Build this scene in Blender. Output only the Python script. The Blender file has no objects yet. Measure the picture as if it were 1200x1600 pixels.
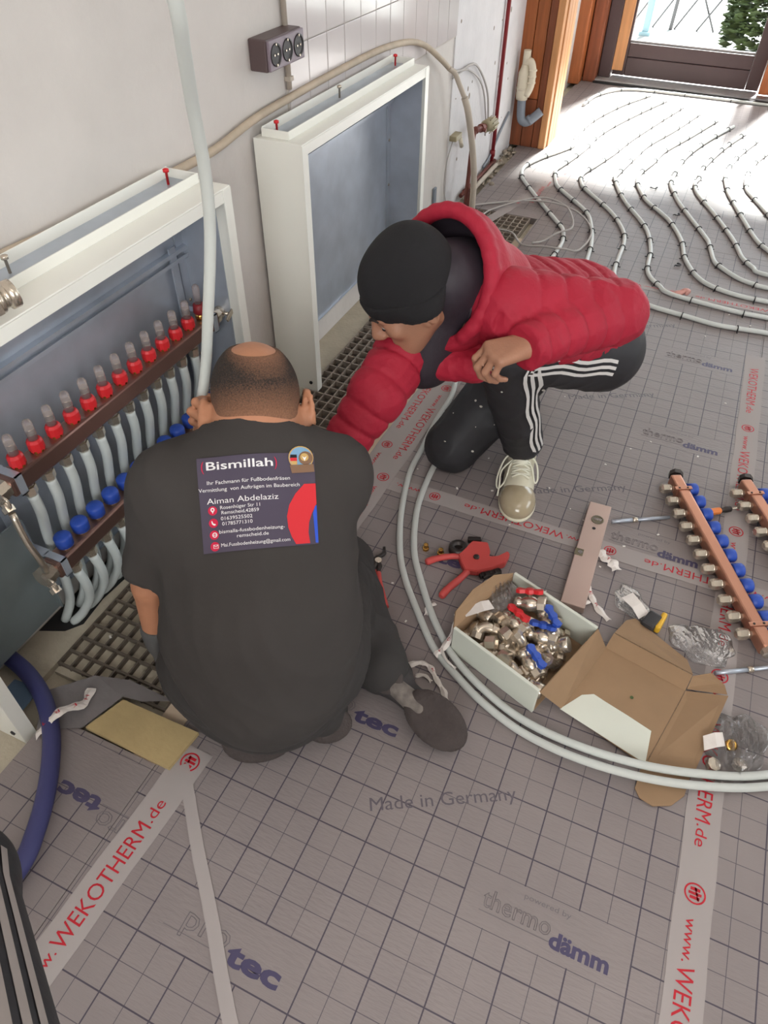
import bpy, bmesh, math, random
import numpy as np
from mathutils import Vector, Matrix

random.seed(7)
rng = np.random.default_rng(7)
SC = bpy.context.scene
COL = SC.collection

# ------------------------------------------------------------------ camera
def make_camera():
    yaw, pitch, roll = -0.40950, 0.77894, -0.01549
    cy, sy, cp, sp = math.cos(yaw), math.sin(yaw), math.cos(pitch), math.sin(pitch)
    f = np.array([sy*cp, cy*cp, -sp]); r = np.array([cy, -sy, 0.0]); d = np.cross(f, r)
    cr, sr = math.cos(roll), math.sin(roll)
    r2 = cr*r + sr*d; d2 = -sr*r + cr*d
    cam = bpy.data.cameras.new('camera'); o = bpy.data.objects.new('camera', cam); COL.objects.link(o)
    cam.sensor_fit = 'HORIZONTAL'; cam.sensor_width = 36.0; cam.lens = 1117.77/1200*36
    cam.clip_start = 0.02; cam.clip_end = 200
    M = Matrix(((r2[0], -d2[0], -f[0], 0), (r2[1], -d2[1], -f[1], 0), (r2[2], -d2[2], -f[2], 1.4046), (0, 0, 0, 1)))
    o.matrix_world = M
    SC.camera = o
make_camera()

# ------------------------------------------------------------------ world, sun, lamps, exposure
W = bpy.data.worlds.new('sky'); SC.world = W; W.use_nodes = True
wn = W.node_tree.nodes; wl = W.node_tree.links
wb = wn['Background']; wb.inputs['Color'].default_value = (0.86, 0.93, 1.0, 1); wb.inputs['Strength'].default_value = 3.2

def area(name, loc, target, sx, sy, power, color):
    l = bpy.data.lights.new(name, 'AREA'); l.shape = 'RECTANGLE'; l.size = sx; l.size_y = sy; l.energy = power; l.color = color
    o = bpy.data.objects.new(name, l); COL.objects.link(o); o.location = loc
    o.rotation_euler = (Vector(target)-Vector(loc)).to_track_quat('-Z', 'Y').to_euler()
    return o
sl = bpy.data.lights.new('sun', 'SUN'); sl.energy = 74.0; sl.angle = math.radians(11); sl.color = (1, 0.97, 0.93)
so = bpy.data.objects.new('sun', sl); COL.objects.link(so); so.location = (0.5, 9, 5)
so.rotation_euler = Vector((-0.10, -0.70, -0.76)).to_track_quat('-Z', 'Y').to_euler()
area('ceiling_lamp', (0.55, 0.35, 2.42), (0.45, 0.5, 0), 1.2, 0.5, 8, (1.0, 0.90, 0.83))
area('door_daylight', (0.9, 6.05, 1.35), (0.2, 1.0, 0.4), 3.2, 1.7, 16, (0.90, 0.95, 1.0))
area('side_fill', (3.12, 2.6, 1.5), (-0.6, 1.6, 0.5), 2.2, 1.3, 26, (0.97, 0.98, 1.0))  # added cool fill from the right, no window seen there
area('rear_fill', (0.55, -1.42, 1.55), (-0.5, 1.2, 0.4), 1.7, 1.2, 54, (1.0, 0.96, 0.93))  # added frontal fill from behind the camera, no source seen there
SC.view_settings.view_transform = 'Standard'; SC.view_settings.look = 'None'
SC.view_settings.gamma = 1.0; SC.view_settings.use_curve_mapping = False
SC.view_settings.exposure = -0.18

# ------------------------------------------------------------------ materials
def lin(c):
    return tuple(((v/255)/12.92 if v/255 <= 0.04045 else ((v/255+0.055)/1.055)**2.4) for v in c)
MATS = {}
def mat(name, rgb, rough=0.6, metal=0.0, var=0.0, vscale=8.0, bump=0.0, bscale=60.0, trans=0.0, ior=1.45, alpha=1.0, stretch=None, sheen=0.0, coat=0.0):
    m = bpy.data.materials.new(name); m.use_nodes = True; MATS[name] = m
    nt = m.node_tree; n = nt.nodes; l = nt.links
    b = n['Principled BSDF']
    c = lin(rgb)
    b.inputs['Base Color'].default_value = (*c, 1); b.inputs['Roughness'].default_value = rough; b.inputs['Metallic'].default_value = metal
    b.inputs['IOR'].default_value = ior; b.inputs['Transmission Weight'].default_value = trans; b.inputs['Alpha'].default_value = alpha
    if sheen: b.inputs['Sheen Weight'].default_value = sheen
    if coat: b.inputs['Coat Weight'].default_value = coat
    if var or bump:
        tc = n.new('ShaderNodeTexCoord'); mp = n.new('ShaderNodeMapping')
        l.new(tc.outputs['Object'], mp.inputs['Vector'])
        if stretch: mp.inputs['Scale'].default_value = stretch
    if var:
        t = n.new('ShaderNodeTexNoise'); t.inputs['Scale'].default_value = vscale; t.inputs['Detail'].default_value = 6
        l.new(mp.outputs['Vector'], t.inputs['Vector'])
        r = n.new('ShaderNodeMapRange'); r.inputs['From Min'].default_value = 0.3; r.inputs['From Max'].default_value = 0.7
        r.inputs['To Min'].default_value = 1-var; r.inputs['To Max'].default_value = 1+var
        l.new(t.outputs['Fac'], r.inputs['Value'])
        mx = n.new('ShaderNodeMix'); mx.data_type = 'RGBA'; mx.blend_type = 'MULTIPLY'; mx.inputs['Factor'].default_value = 1
        mx.inputs['A'].default_value = (*c, 1); l.new(r.outputs['Result'], mx.inputs['B'])
        l.new(mx.outputs['Result'], b.inputs['Base Color'])
    if bump:
        t2 = n.new('ShaderNodeTexNoise'); t2.inputs['Scale'].default_value = bscale; t2.inputs['Detail'].default_value = 4
        l.new(mp.outputs['Vector'], t2.inputs['Vector'])
        bp = n.new('ShaderNodeBump'); bp.inputs['Strength'].default_value = bump; bp.inputs['Distance'].default_value = 0.01
        l.new(t2.outputs['Fac'], bp.inputs['Height']); l.new(bp.outputs['Normal'], b.inputs['Normal'])
    return m

# ------------------------------------------------------------------ mesh builder
class MB:
    def __init__(s): s.v = []; s.f = []; s.sm = []
    def add(s, vs, fs, smooth=False):
        o = len(s.v); s.v += [tuple(map(float, p)) for p in vs]
        for q in fs: s.f.append(tuple(i+o for i in q)); s.sm.append(smooth)
        return s
    def box(s, c, d, rot=None, ch=0.0):
        x, y, z = d[0]/2, d[1]/2, d[2]/2
        if ch <= 0:
            vs = [(a*x, b*y, e*z) for a in (-1, 1) for b in (-1, 1) for e in (-1, 1)]
            fs = [(0, 1, 3, 2), (4, 6, 7, 5), (0, 4, 5, 1), (2, 3, 7, 6), (0, 2, 6, 4), (1, 5, 7, 3)]
        else:
            bm = bmesh.new(); bmesh.ops.create_cube(bm, size=1)
            for v in bm.verts: v.co = Vector((v.co.x*d[0], v.co.y*d[1], v.co.z*d[2]))
            bmesh.ops.bevel(bm, geom=bm.edges[:], offset=min(ch, min(d)*0.45), segments=2, affect='EDGES', profile=0.5)
            vs = [tuple(v.co) for v in bm.verts]; fs = [tuple(v.index for v in f.verts) for f in bm.faces]; bm.free()
        R = rot if rot is not None else Matrix.Identity(3)
        vs = [tuple(R @ Vector(p) + Vector(c)) for p in vs]
        return s.add(vs, fs)
    def bb(s, x0, x1, y0, y1, z0, z1, ch=0.0):
        return s.box(((x0+x1)/2, (y0+y1)/2, (z0+z1)/2), (abs(x1-x0), abs(y1-y0), abs(z1-z0)), None, ch)
    def tube(s, pts, r, seg=10, caps=True, closed=False):
        P = [Vector(p) for p in pts]; n = len(P)
        rad = r if hasattr(r, '__len__') else [r]*n
        T = []
        for i in range(n):
            a = P[i-1] if (i > 0 or closed) else P[i]; b = P[(i+1) % n] if (i < n-1 or closed) else P[i]
            t = (b-a); T.append(t.normalized() if t.length > 1e-9 else Vector((0, 0, 1)))
        up = Vector((0, 0, 1)) if abs(T[0].z) < 0.9 else Vector((1, 0, 0))
        N = T[0].cross(up).normalized(); vs = []
        for i in range(n):
            N = (N - T[i]*N.dot(T[i])).normalized(); B = T[i].cross(N)
            for k in range(seg):
                a = 2*math.pi*k/seg
                vs.append(tuple(P[i] + (N*math.cos(a)+B*math.sin(a))*rad[i]))
        fs = []
        for i in range(n if closed else n-1):
            j = (i+1) % n
            for k in range(seg):
                k2 = (k+1) % seg
                fs.append((i*seg+k, i*seg+k2, j*seg+k2, j*seg+k))
        s.add(vs, fs, True)
        if caps and not closed:
            o = len(s.v)-len(vs)
            s.f.append(tuple(o+k for k in reversed(range(seg)))); s.sm.append(False)
            s.f.append(tuple(o+(n-1)*seg+k for k in range(seg))); s.sm.append(False)
        return s
    def lathe(s, prof, base, axis, seg=14, smooth=True, poly=None):
        """prof: list of (radius, height) along axis from base."""
        A = Vector(axis).normalized(); up = Vector((0, 0, 1)) if abs(A.z) < 0.9 else Vector((1, 0, 0))
        X = A.cross(up).normalized(); Y = A.cross(X); B = Vector(base); vs = []
        for (r, h) in prof:
            for k in range(seg):
                a = 2*math.pi*(k+0.5)/seg
                vs.append(tuple(B + A*h + (X*math.cos(a)+Y*math.sin(a))*max(r, 1e-5)))
        fs = []
        for i in range(len(prof)-1):
            for k in range(seg):
                k2 = (k+1) % seg
                fs.append((i*seg+k, i*seg+k2, (i+1)*seg+k2, (i+1)*seg+k))
        s.add(vs, fs, smooth)
        o = len(s.v)-len(vs)
        s.f.append(tuple(o+k for k in reversed(range(seg)))); s.sm.append(False)
        s.f.append(tuple(o+(len(prof)-1)*seg+k for k in range(seg))); s.sm.append(False)
        return s
    def prism(s, poly, thick, M=None):
        """poly: 2D outline in XY, extruded from z=0 to z=thick, placed by 4x4 M."""
        n = len(poly)
        vs = [(p[0], p[1], 0) for p in poly]+[(p[0], p[1], thick) for p in poly]
        if M is not None: vs = [tuple(M @ Vector(v)) for v in vs]
        fs = [tuple(reversed(range(n))), tuple(range(n, 2*n))]+[(i, (i+1) % n, n+(i+1) % n, n+i) for i in range(n)]
        return s.add(vs, fs)
    def ball(s, c, r, seg=10, rings=7, sc=(1, 1, 1), rot=None):
        vs = []; fs = []
        R = rot if rot is not None else Matrix.Identity(3)
        for i in range(rings+1):
            th = math.pi*i/rings
            for k in range(seg):
                a = 2*math.pi*k/seg
                p = Vector((math.sin(th)*math.cos(a)*sc[0], math.sin(th)*math.sin(a)*sc[1], math.cos(th)*sc[2]))*r
                vs.append(tuple(R @ p+Vector(c)))
        for i in range(rings):
            for k in range(seg):
                k2 = (k+1) % seg; fs.append((i*seg+k, (i+1)*seg+k, (i+1)*seg+k2, i*seg+k2))
        return s.add(vs, fs, True)
    def mesh(s, name):
        me = bpy.data.meshes.new(name); me.from_pydata(s.v, [], s.f)
        me.polygons.foreach_set('use_smooth', s.sm); me.update(); return me
    def build(s, name, m=None, parent=None, loc=None, local=False):
        """vertices are in room coordinates unless local; they are made relative to the parent here."""
        if parent is not None and not local:
            off = Vector((0, 0, 0)); q = parent
            while q is not None: off += q.location; q = q.parent
            if off.length > 0: s.v = [(p[0]-off.x, p[1]-off.y, p[2]-off.z) for p in s.v]
        me = s.mesh(name)
        if m is not None: me.materials.append(m if not isinstance(m, str) else MATS[m])
        return link(name, me, parent, loc)

def link(name, data, parent=None, loc=None):
    o = bpy.data.objects.new(name, data); COL.objects.link(o)
    if parent is not None:
        o.parent = parent
    if loc is not None: o.location = loc
    return o
def thing(name, label, cat, loc=(0, 0, 0), group=None):
    o = link(name, None); o.location = loc; o.empty_display_size = 0.05
    return tag(o, label, cat, group)
def tag(o, label, cat, group=None):
    o['label'] = label; o['category'] = cat
    if group: o['group'] = group
    return o
def setting(o):
    o['kind'] = 'structure'; return o
def frame(o, x, y=None):
    """4x4 with origin o, X axis x, Z close to y-normal."""
    X = Vector(x).normalized(); Z = Vector(y).normalized(); Y = Z.cross(X).normalized(); Z = X.cross(Y)
    return Matrix(((X.x, Y.x, Z.x, o[0]), (X.y, Y.y, Z.y, o[1]), (X.z, Y.z, Z.z, o[2]), (0, 0, 0, 1)))
def smooth_path(pts, n=6, closed=False):
    P = [Vector(p) for p in pts]; out = []
    N = len(P); rngs = range(N if closed else N-1)
    for i in rngs:
        p0 = P[i-1] if (i > 0 or closed) else P[i]*2-P[i+1]
        p1 = P[i]; p2 = P[(i+1) % N]
        p3 = P[(i+2) % N] if (i+2 < N or closed) else P[(i+1) % N]*2-P[i]
        for k in range(n):
            t = k/n
            out.append(0.5*((2*p1)+(-p0+p2)*t+(2*p0-5*p1+4*p2-p3)*t*t+(-p0+3*p1-3*p2+p3)*t**3))
    if not closed: out.append(P[-1])
    return out
_textcache = {}
def text_mesh(s, size, bold=0.0, shear=0.0, spacing=1.0, outline=0.0):
    key = (s, size, bold, shear, spacing, outline)
    if key in _textcache: return _textcache[key]
    c = bpy.data.curves.new('txt', 'FONT'); c.body = s; c.size = size; c.offset = bold; c.shear = shear; c.space_character = spacing
    c.resolution_u = 3
    if outline:
        c.fill_mode = 'NONE'; c.bevel_depth = outline; c.bevel_resolution = 0; c.resolution_u = 2
    o = bpy.data.objects.new('txt', c); COL.objects.link(o)
    dg = bpy.context.evaluated_depsgraph_get(); dg.update()
    me = bpy.data.meshes.new_from_object(o.evaluated_get(dg))
    V = np.array([v.co[:] for v in me.vertices]); F = [tuple(p.vertices) for p in me.polygons]
    bpy.data.objects.remove(o); bpy.data.curves.remove(c); bpy.data.meshes.remove(me)
    _textcache[key] = (V, F); return V, F
def text_into(mb, s, M, width=None, height=None, size=0.1, **kw):
    """lay text (scaled to width / cap height) with matrix M into builder mb."""
    V, F = text_mesh(s, size, **kw)
    V = V.copy(); x0, x1 = V[:, 0].min(), V[:, 0].max()
    sx = width/(x1-x0) if width else 1.0
    sy = (height/(size*0.73)) if height else sx
    V[:, 0] = (V[:, 0]-x0)*sx; V[:, 1] *= sy; V[:, 2] *= 0.5
    mb.add([tuple(M @ Vector(p)) for p in V], F)
# ================================================================== materials used
mat('plaster', (206, 200, 195), 0.85, var=0.05, vscale=5, bump=0.15, bscale=35)
mat('plaster_far', (214, 211, 212), 0.8, var=0.05, vscale=9, bump=0.2, bscale=45)
mat('tile_glaze', (205, 198, 197), 0.12, var=0.03, vscale=6)
mat('grout', (196, 188, 180), 0.9, var=0.06, vscale=20)
mat('screed', (176, 166, 148), 0.9, var=0.10, vscale=14, bump=0.3, bscale=80)
mat('screed_shaded', (92, 84, 78), 0.9, var=0.15, vscale=20)
mat('ceiling_paint', (226, 222, 216), 0.9)
mat('pine', (156, 88, 46), 0.45, var=0.25, vscale=5, stretch=(9, 9, 0.7))
mat('pine_light', (196, 140, 92), 0.5, var=0.18, vscale=5, stretch=(9, 9, 0.7))
mat('pine_dark', (128, 70, 42), 0.5, var=0.25, vscale=4, stretch=(9, 9, 0.7))
mat('door_brown', (72, 54, 54), 0.45, var=0.08, vscale=6)
mat('sill_stone', (150, 146, 146), 0.6, var=0.12, vscale=30)
mat('black_rubber_and_shade', (30, 29, 30), 0.6)
def clear_sheet(name, tint, gloss, rough=0.02, diff=0.0, dcol=(230, 230, 230)):
    """thin clear sheet or film: see-through with a surface sheen."""
    m = bpy.data.materials.new(name); m.use_nodes = True; MATS[name] = m
    nt = m.node_tree; n = nt.nodes; l = nt.links; n.remove(n['Principled BSDF'])
    tr = n.new('ShaderNodeBsdfTransparent'); tr.inputs['Color'].default_value = (*lin(tint), 1)
    gl = n.new('ShaderNodeBsdfGlossy'); gl.inputs['Roughness'].default_value = rough
    lw = n.new('ShaderNodeLayerWeight'); lw.inputs['Blend'].default_value = gloss
    mx = n.new('ShaderNodeMixShader'); l.new(lw.outputs['Fresnel'], mx.inputs[0]); l.new(tr.outputs[0], mx.inputs[1]); l.new(gl.outputs[0], mx.inputs[2])
    out = mx
    if diff:
        df = n.new('ShaderNodeBsdfDiffuse'); df.inputs['Color'].default_value = (*lin(dcol), 1)
        m2 = n.new('ShaderNodeMixShader'); m2.inputs[0].default_value = diff; l.new(mx.outputs[0], m2.inputs[1]); l.new(df.outputs[0], m2.inputs[2]); out = m2
    l.new(out.outputs[0], n['Material Output'].inputs['Surface'])
    return m
clear_sheet('glass', (248, 252, 252), 0.12)
clear_sheet('tape_film', (250, 250, 250), 0.22, 0.25, 0.56, (196, 186, 184))
mat('tape_red', (178, 26, 42), 0.5)
mat('print_blue', (70, 64, 92), 0.45)
mat('print_grey', (92, 85, 92), 0.45)
mat('print_faint', (106, 98, 102), 0.45)
mat('edge_strip', (188, 168, 146), 0.8, var=0.08, vscale=12)
mat('dust', (150, 138, 124), 0.95, var=0.3, vscale=40)

def foil_material():
    m = bpy.data.materials.new('foil_grid'); m.use_nodes = True; MATS['foil_grid'] = m
    nt = m.node_tree; n = nt.nodes; l = nt.links; b = n['Principled BSDF']
    tc = n.new('ShaderNodeTexCoord'); sx = n.new('ShaderNodeSeparateXYZ'); l.new(tc.outputs['Object'], sx.inputs[0])
    def M(op, a, b_=None, c=None):
        q = n.new('ShaderNodeMath'); q.operation = op
        for i, v in enumerate((a, b_, c)):
            if v is None: continue
            if isinstance(v, (int, float)): q.inputs[i].default_value = v
            else: l.new(v, q.inputs[i])
        return q.outputs[0]
    def line(v, period, off, w):
        q = M('ADD', v, period*100.5 - off)
        return M('LESS_THAN', M('ABSOLUTE', M('SUBTRACT', M('MODULO', q, period), period/2)), w)
    X, Y = sx.outputs['X'], sx.outputs['Y']
    thick = M('MAXIMUM', line(X, 0.1, 0, 0.0013), line(Y, 0.1, 0, 0.0013))
    thin = M('MAXIMUM', line(X, 0.1, 0.05, 0.0007), line(Y, 0.1, 0.05, 0.0007))
    def inrect(ox, oy):
        a = M('MODULO', M('ADD', X, 20.0-ox), 1.0); c = M('MODULO', M('ADD', Y, 20.0-oy), 0.5)
        ax = M('MULTIPLY', M('GREATER_THAN', a, 0.0015), M('LESS_THAN', a, 0.2985))
        return M('MULTIPLY', ax, M('MULTIPLY', M('GREATER_THAN', c, 0.0015), M('LESS_THAN', c, 0.0985)))
    logo = M('MAXIMUM', inrect(0, -0.05), inrect(-0.5, -0.30))
    ink = M('MULTIPLY', M('MAXIMUM', thick, M('MULTIPLY', thin, 0.8)), M('SUBTRACT', 1.0, logo))
    nz = n.new('ShaderNodeTexNoise'); nz.inputs['Scale'].default_value = 5; nz.inputs['Detail'].default_value = 5
    l.new(tc.outputs['Object'], nz.inputs['Vector'])
    base = n.new('ShaderNodeMix'); base.data_type = 'RGBA'; l.new(nz.outputs['Fac'], base.inputs['Factor'])
    base.inputs['A'].default_value = (*lin((122, 113, 112)), 1); base.inputs['B'].default_value = (*lin((140, 130, 128)), 1)
    fin = n.new('ShaderNodeMix'); fin.data_type = 'RGBA'; l.new(M('MULTIPLY', ink, 0.92), fin.inputs['Factor'])
    l.new(base.outputs['Result'], fin.inputs['A']); fin.inputs['B'].default_value = (*lin((56, 49, 64)), 1)
    l.new(fin.outputs['Result'], b.inputs['Base Color'])
    b.inputs['Roughness'].default_value = 0.47
    mp = n.new('ShaderNodeMapping'); l.new(tc.outputs['Object'], mp.inputs['Vector']); mp.inputs['Scale'].default_value = (1.0, 4.0, 1.0)
    n2 = n.new('ShaderNodeTexNoise'); n2.inputs['Scale'].default_value = 45; n2.inputs['Detail'].default_value = 3; l.new(mp.outputs['Vector'], n2.inputs['Vector'])
    bp = n.new('ShaderNodeBump'); bp.inputs['Strength'].default_value = 0.22; bp.inputs['Distance'].default_value = 0.006
    l.new(n2.outputs['Fac'], bp.inputs['Height']); l.new(bp.outputs['Normal'], b.inputs['Normal'])
foil_material()

# ================================================================== room shell
WX = -1.16
b = MB(); b.bb(-1.30, 3.3, -1.6, 6.4, -0.13, -0.03)
floor = setting(b.build('floor', 'screed'))

def panel(x0, x1, y0, y1, ox, oy, flip=False, ztop=0.0):
    m = MB(); m.bb(x0-ox, x1-ox, y0-oy, y1-oy, -0.0299, ztop)
    if flip: m.v = [(-p[0], -p[1], p[2]) for p in m.v]
    o = link('insulation_panel', m.mesh('insulation_panel'), floor, (ox, oy, 0)); o.data.materials.append(MATS['foil_grid'])
    if flip:
        o.rotation_euler = (0, 0, math.pi)
    return o
LO, UO = (-0.0336, 0.4742), (-0.0059, 1.985)
panel(-0.690, 0.3485, -1.2, 1.4205, *LO)
panel(0.3500, 1.36, -1.2, 1.4205, *LO)
panel(1.3615, 3.0, -1.2, 1.4205, *LO)
panel(-0.690, 0.3485, 1.4220, 2.968, *UO)
panel(0.3500, 1.36, 1.4220, 2.968, *UO)
panel(1.3615, 3.0, 1.4220, 2.968, *UO)
FO = (-0.0059, 2.985)
panel(-0.715, 0.3485, 2.9695, 3.4400, *FO)
panel(0.3500, 1.36, 2.9695, 4.32, *FO)
panel(1.3615, 3.0, 2.9695, 4.32, *FO)
panel(-1.075, 0.3485, 3.4415, 4.32, *FO)
panel(-1.10, 0.3485, 4.3215, 6.03, *FO)
panel(0.3500, 1.36, 4.3215, 6.03, *FO)
panel(1.3615, 3.0, 4.3215, 6.03, *FO)
panel(-0.965, -0.6915, -1.2, 0.436, -0.6735, 0.3742, flip=True)

# --- print on the foil (flat ink, a fraction of a millimetre proud of it)
def fM(x, y, ang=0.0, z=0.0004):
    return Matrix.Translation((x, y, z)) @ Matrix.Rotation(ang, 4, 'Z')
def foil_print(name, m, mname):
    return m.build(name, mname, floor)
def logos(origin, ys_A, ys_B, xsA=(0.0,), xsB=(-0.5,), flip=False):
    for (xs, ys, words) in ((xsA, ys_A, 'dämm'), (xsB, ys_B, 'tec')):
        for dx in xs:
            for dy in ys:
                blue, grey, faint = MB(), MB(), MB()
                base = Matrix.Translation((origin[0], origin[1], 0.0004)) @ Matrix.Rotation(math.pi if flip else 0, 4, 'Z') @ Matrix.Translation((dx, dy, 0))
                text_into(faint, 'thermo' if words == 'dämm' else 'pro', base @ Matrix.Translation((0.036 if words == 'dämm' else 0.066, 0.036, 0)), width=0.125 if words == 'dämm' else 0.092, height=0.034 if words == 'dämm' else 0.042, size=0.1, outline=0.0011)
                faint.box(tuple((base @ Vector((0.098, 0.028, 0)))), (0.128, 0.0012, 0.0003))
                text_into(grey, words, base @ Matrix.Translation((0.162, 0.021, 0)), width=0.104, height=0.028 if words == 'dämm' else 0.034, size=0.1, bold=0.004)
                if words == 'dämm': text_into(faint, 'powered by', base @ Matrix.Translation((0.104, 0.079, 0)), width=0.085, height=0.010, size=0.1)
                foil_print('logo_lettering', grey, 'print_blue'); foil_print('outline_lettering', faint, 'print_faint')
logos(LO, (-0.05, -0.55, 0.45), (-0.30, -0.8, 0.20, 0.70), xsA=(0.0,), xsB=(-0.5, 0.5))
logos(UO, (-0.05, 0.45, -0.55), (-0.30, 0.2, 0.7), xsA=(0.0, 1.0), xsB=(-0.5, 0.5))
logos((-0.6735, 0.3742), (), (0.02,), xsB=(-0.10,), flip=True)
for (x, y) in ((-0.250, 0.531), (-0.250, 0.031), (0.75, 0.531), (-0.250, 1.031)):
    m = MB(); text_into(m, 'Made in Germany', fM(x, y, math.radians(28.8)), width=0.293, height=0.028, size=0.1); foil_print('origin_lettering', m, 'print_grey')
for (x, y) in ((-0.222, 1.545), (-0.222, 2.055), (0.778, 1.555), (0.778, 2.055), (-0.222, 2.555)):
    m = MB(); text_into(m, 'Made in Germany', fM(x, y, math.radians(28.0)), width=0.293, height=0.028, size=0.1); foil_print('origin_lettering', m, 'print_grey')

# --- joint tapes printed with the maker's address
def round_logo(mb, M, r):
    ring = [(math.cos(a)*r, math.sin(a)*r) for a in np.linspace(0, 2*math.pi, 25)[:-1]]; rin = [(p[0]*0.84, p[1]*0.84) for p in ring]
    vs = [tuple(M @ Vector((p[0], p[1], 0))) for p in ring+rin]; k = len(ring)
    mb.add(vs, [(i, (i+1) % k, k+(i+1) % k, k+i) for i in range(k)])
    for (x0, x1, y0, y1) in ((-0.55, -0.25, -0.45, 0.45), (-0.12, 0.14, -0.6, 0.6), (0.26, 0.55, -0.45, 0.45)):
        mb.add([tuple(M @ Vector((x*r, y*r, 0))) for x, y in ((x0, y0), (x1, y0), (x1, y1), (x0, y1))], [(0, 1, 2, 3)])
    mb.add([tuple(M @ Vector((x*r, y*r, 0))) for x, y in ((-0.6, -0.1), (0.6, 0.25), (0.6, 0.42), (-0.6, 0.08))], [(0, 1, 2, 3)])
def tape(a, b_, width, first, direction, z=0.0005, period=0.5, up=None, nrep=8):
    """film strip from a to b; lettering repeats every half metre; direction = reading direction."""
    a = Vector((*a, 0)); b_ = Vector((*b_, 0)); t = (b_-a).normalized(); L = (b_-a).length; nrm = Vector((-t.y, t.x, 0))
    m = MB(); N = max(8, int(L/0.06)); vs = []; fs = []
    for i in range(N+1):
        p = a+t*(L*i/N); wob = 0.0012*math.sin(i*1.7)
        for sgn in (-1, 1):
            vs.append((p.x+nrm.x*sgn*(width/2)+wob*nrm.x, p.y+nrm.y*sgn*width/2+wob*nrm.y, z))
            vs.append((p.x+nrm.x*sgn*(width/2)+wob*nrm.x, p.y+nrm.y*sgn*width/2+wob*nrm.y, z+0.0004))
    for i in range(N):
        o = i*4; q = o+4
        fs += [(o+1, q+1, q+3, o+3), (o, o+2, q+2, q), (o, q, q+1, o+1), (o+2, o+3, q+3, q+2)]
    m.add(vs, fs); strip = m.build('joint_tape', 'tape_film', floor)
    ink = MB(); d = Vector((*direction, 0)).normalized()
    ang = math.atan2(d.y, d.x); u = Vector((-d.y, d.x, 0))
    mid = lambda s: a+t*s
    for k in range(-2, nrep):
        s = first+k*period*(1 if d.dot(t) > 0 else -1)
        if not (0.05 < s < L-0.02): ok_logo = False
        else:
            c = mid(s); round_logo(ink, Matrix.Translation((c.x, c.y, z+0.0009)) @ Matrix.Rotation(ang, 4, 'Z'), width*0.29)
        def put(txt, off, w, h):
            s0 = s+off*(1 if d.dot(t) > 0 else -1); s1 = s0+w*(1 if d.dot(t) > 0 else -1)
            if min(s0, s1) < 0.01 or max(s0, s1) > L-0.01: return
            c = mid(s0)-u*h*0.5
            text_into(ink, txt, Matrix.Translation((c.x, c.y, z+0.0009)) @ Matrix.Rotation(ang, 4, 'Z'), width=w, height=h, size=0.1)
        put('www.', 0.045, 0.075, width*0.30); put('WEKOTHERM', 0.125, 0.235, width*0.46); put('.de', 0.366, 0.045, width*0.34)
    if ink.v: ink.build('tape_lettering', 'tape_red', strip)
    return strip
tape((0.366, -0.6), (0.330, 2.6), 0.066, 2.238, (0.01, -1))
tape((-0.715, 1.4225), (1.6, 1.4215), 0.056, 0.755, (-1, 0), z=0.0010)
tape((-0.640, 0.92), (-0.612, 2.11), 0.062, 1.016, (-0.02, -1), z=0.0016)
tape((-0.690, 0.86), (-0.672, 2.03), 0.058, 0.72, (-0.02, -1), z=0.0005)
tape((-0.682, -0.75), (-0.628, 0.50), 0.070, 0.72, (0.043, 1), z=0.0012)
tape((-0.715, 2.9690), (1.6, 2.9690), 0.050, 0.2, (-1, 0), z=0.0006, nrep=0)
tape((-0.640, 0.458), (-0.275, 0.090), 0.024, 0.2, (-1, 0), z=0.0020, nrep=-3)
tape((-0.93, 3.3), (-0.70, 4.25), 0.050, 0.2, (0, -1), z=0.0006, nrep=0)

# --- screed margins beside the floor channel
m = MB(); m.bb(-0.7475, -0.6920, 0.435, 3.20, -0.0299, -0.002)
m.build('edge_strip', 'edge_strip', floor)
m = MB(); m.bb(-1.159, -1.056, 0.45, 3.45, -0.0299, -0.012)
m.build('screed_margin', 'screed', floor)
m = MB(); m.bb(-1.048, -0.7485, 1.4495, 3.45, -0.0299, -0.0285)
m.build('channel_bed', 'screed_shaded', floor)  # bed coloured darker for the shade down between the bars
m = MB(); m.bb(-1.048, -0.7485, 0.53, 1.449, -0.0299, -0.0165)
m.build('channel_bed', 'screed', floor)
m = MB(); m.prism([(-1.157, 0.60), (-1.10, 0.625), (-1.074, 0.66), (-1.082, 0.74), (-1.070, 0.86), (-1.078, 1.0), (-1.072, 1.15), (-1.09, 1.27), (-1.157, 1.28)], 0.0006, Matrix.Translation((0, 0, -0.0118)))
m.build('opening_shade', 'black_rubber_and_shade', floor)  # flat dark sheet painting the shade of the opening around the pipes

# --- left wall with its tiled field
m = MB(); m.bb(WX-0.16, WX, -1.6, 6.4, -0.03, 2.6); wall_left = setting(m.build('wall_left', 'plaster'))
m = MB(); m.bb(WX, WX+0.004, 1.945, 3.336, 0.72, 2.05); gbed = m.build('grout_bed', 'grout', wall_left)
TW, TH = 0.1158, 0.2115
tile_me = None
m = MB(); m.box((0, 0, 0), (0.007, TW-0.003, TH-0.003), None, 0.0018); tile_me = m.mesh('tile'); tile_me.materials.append(MATS['tile_glaze'])
for j in range(6):
    for i in range(12):
        y = 1.948+TW*(i+0.5); z = 0.7255+TH*(j+0.5)
        o = link('tile', tile_me, wall_left, (WX+0.006+rng.normal(0, 0.0003), y, z))
        o.rotation_euler = (rng.normal(0, 0.002), rng.normal(0, 0.003), rng.normal(0, 0.003))
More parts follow.
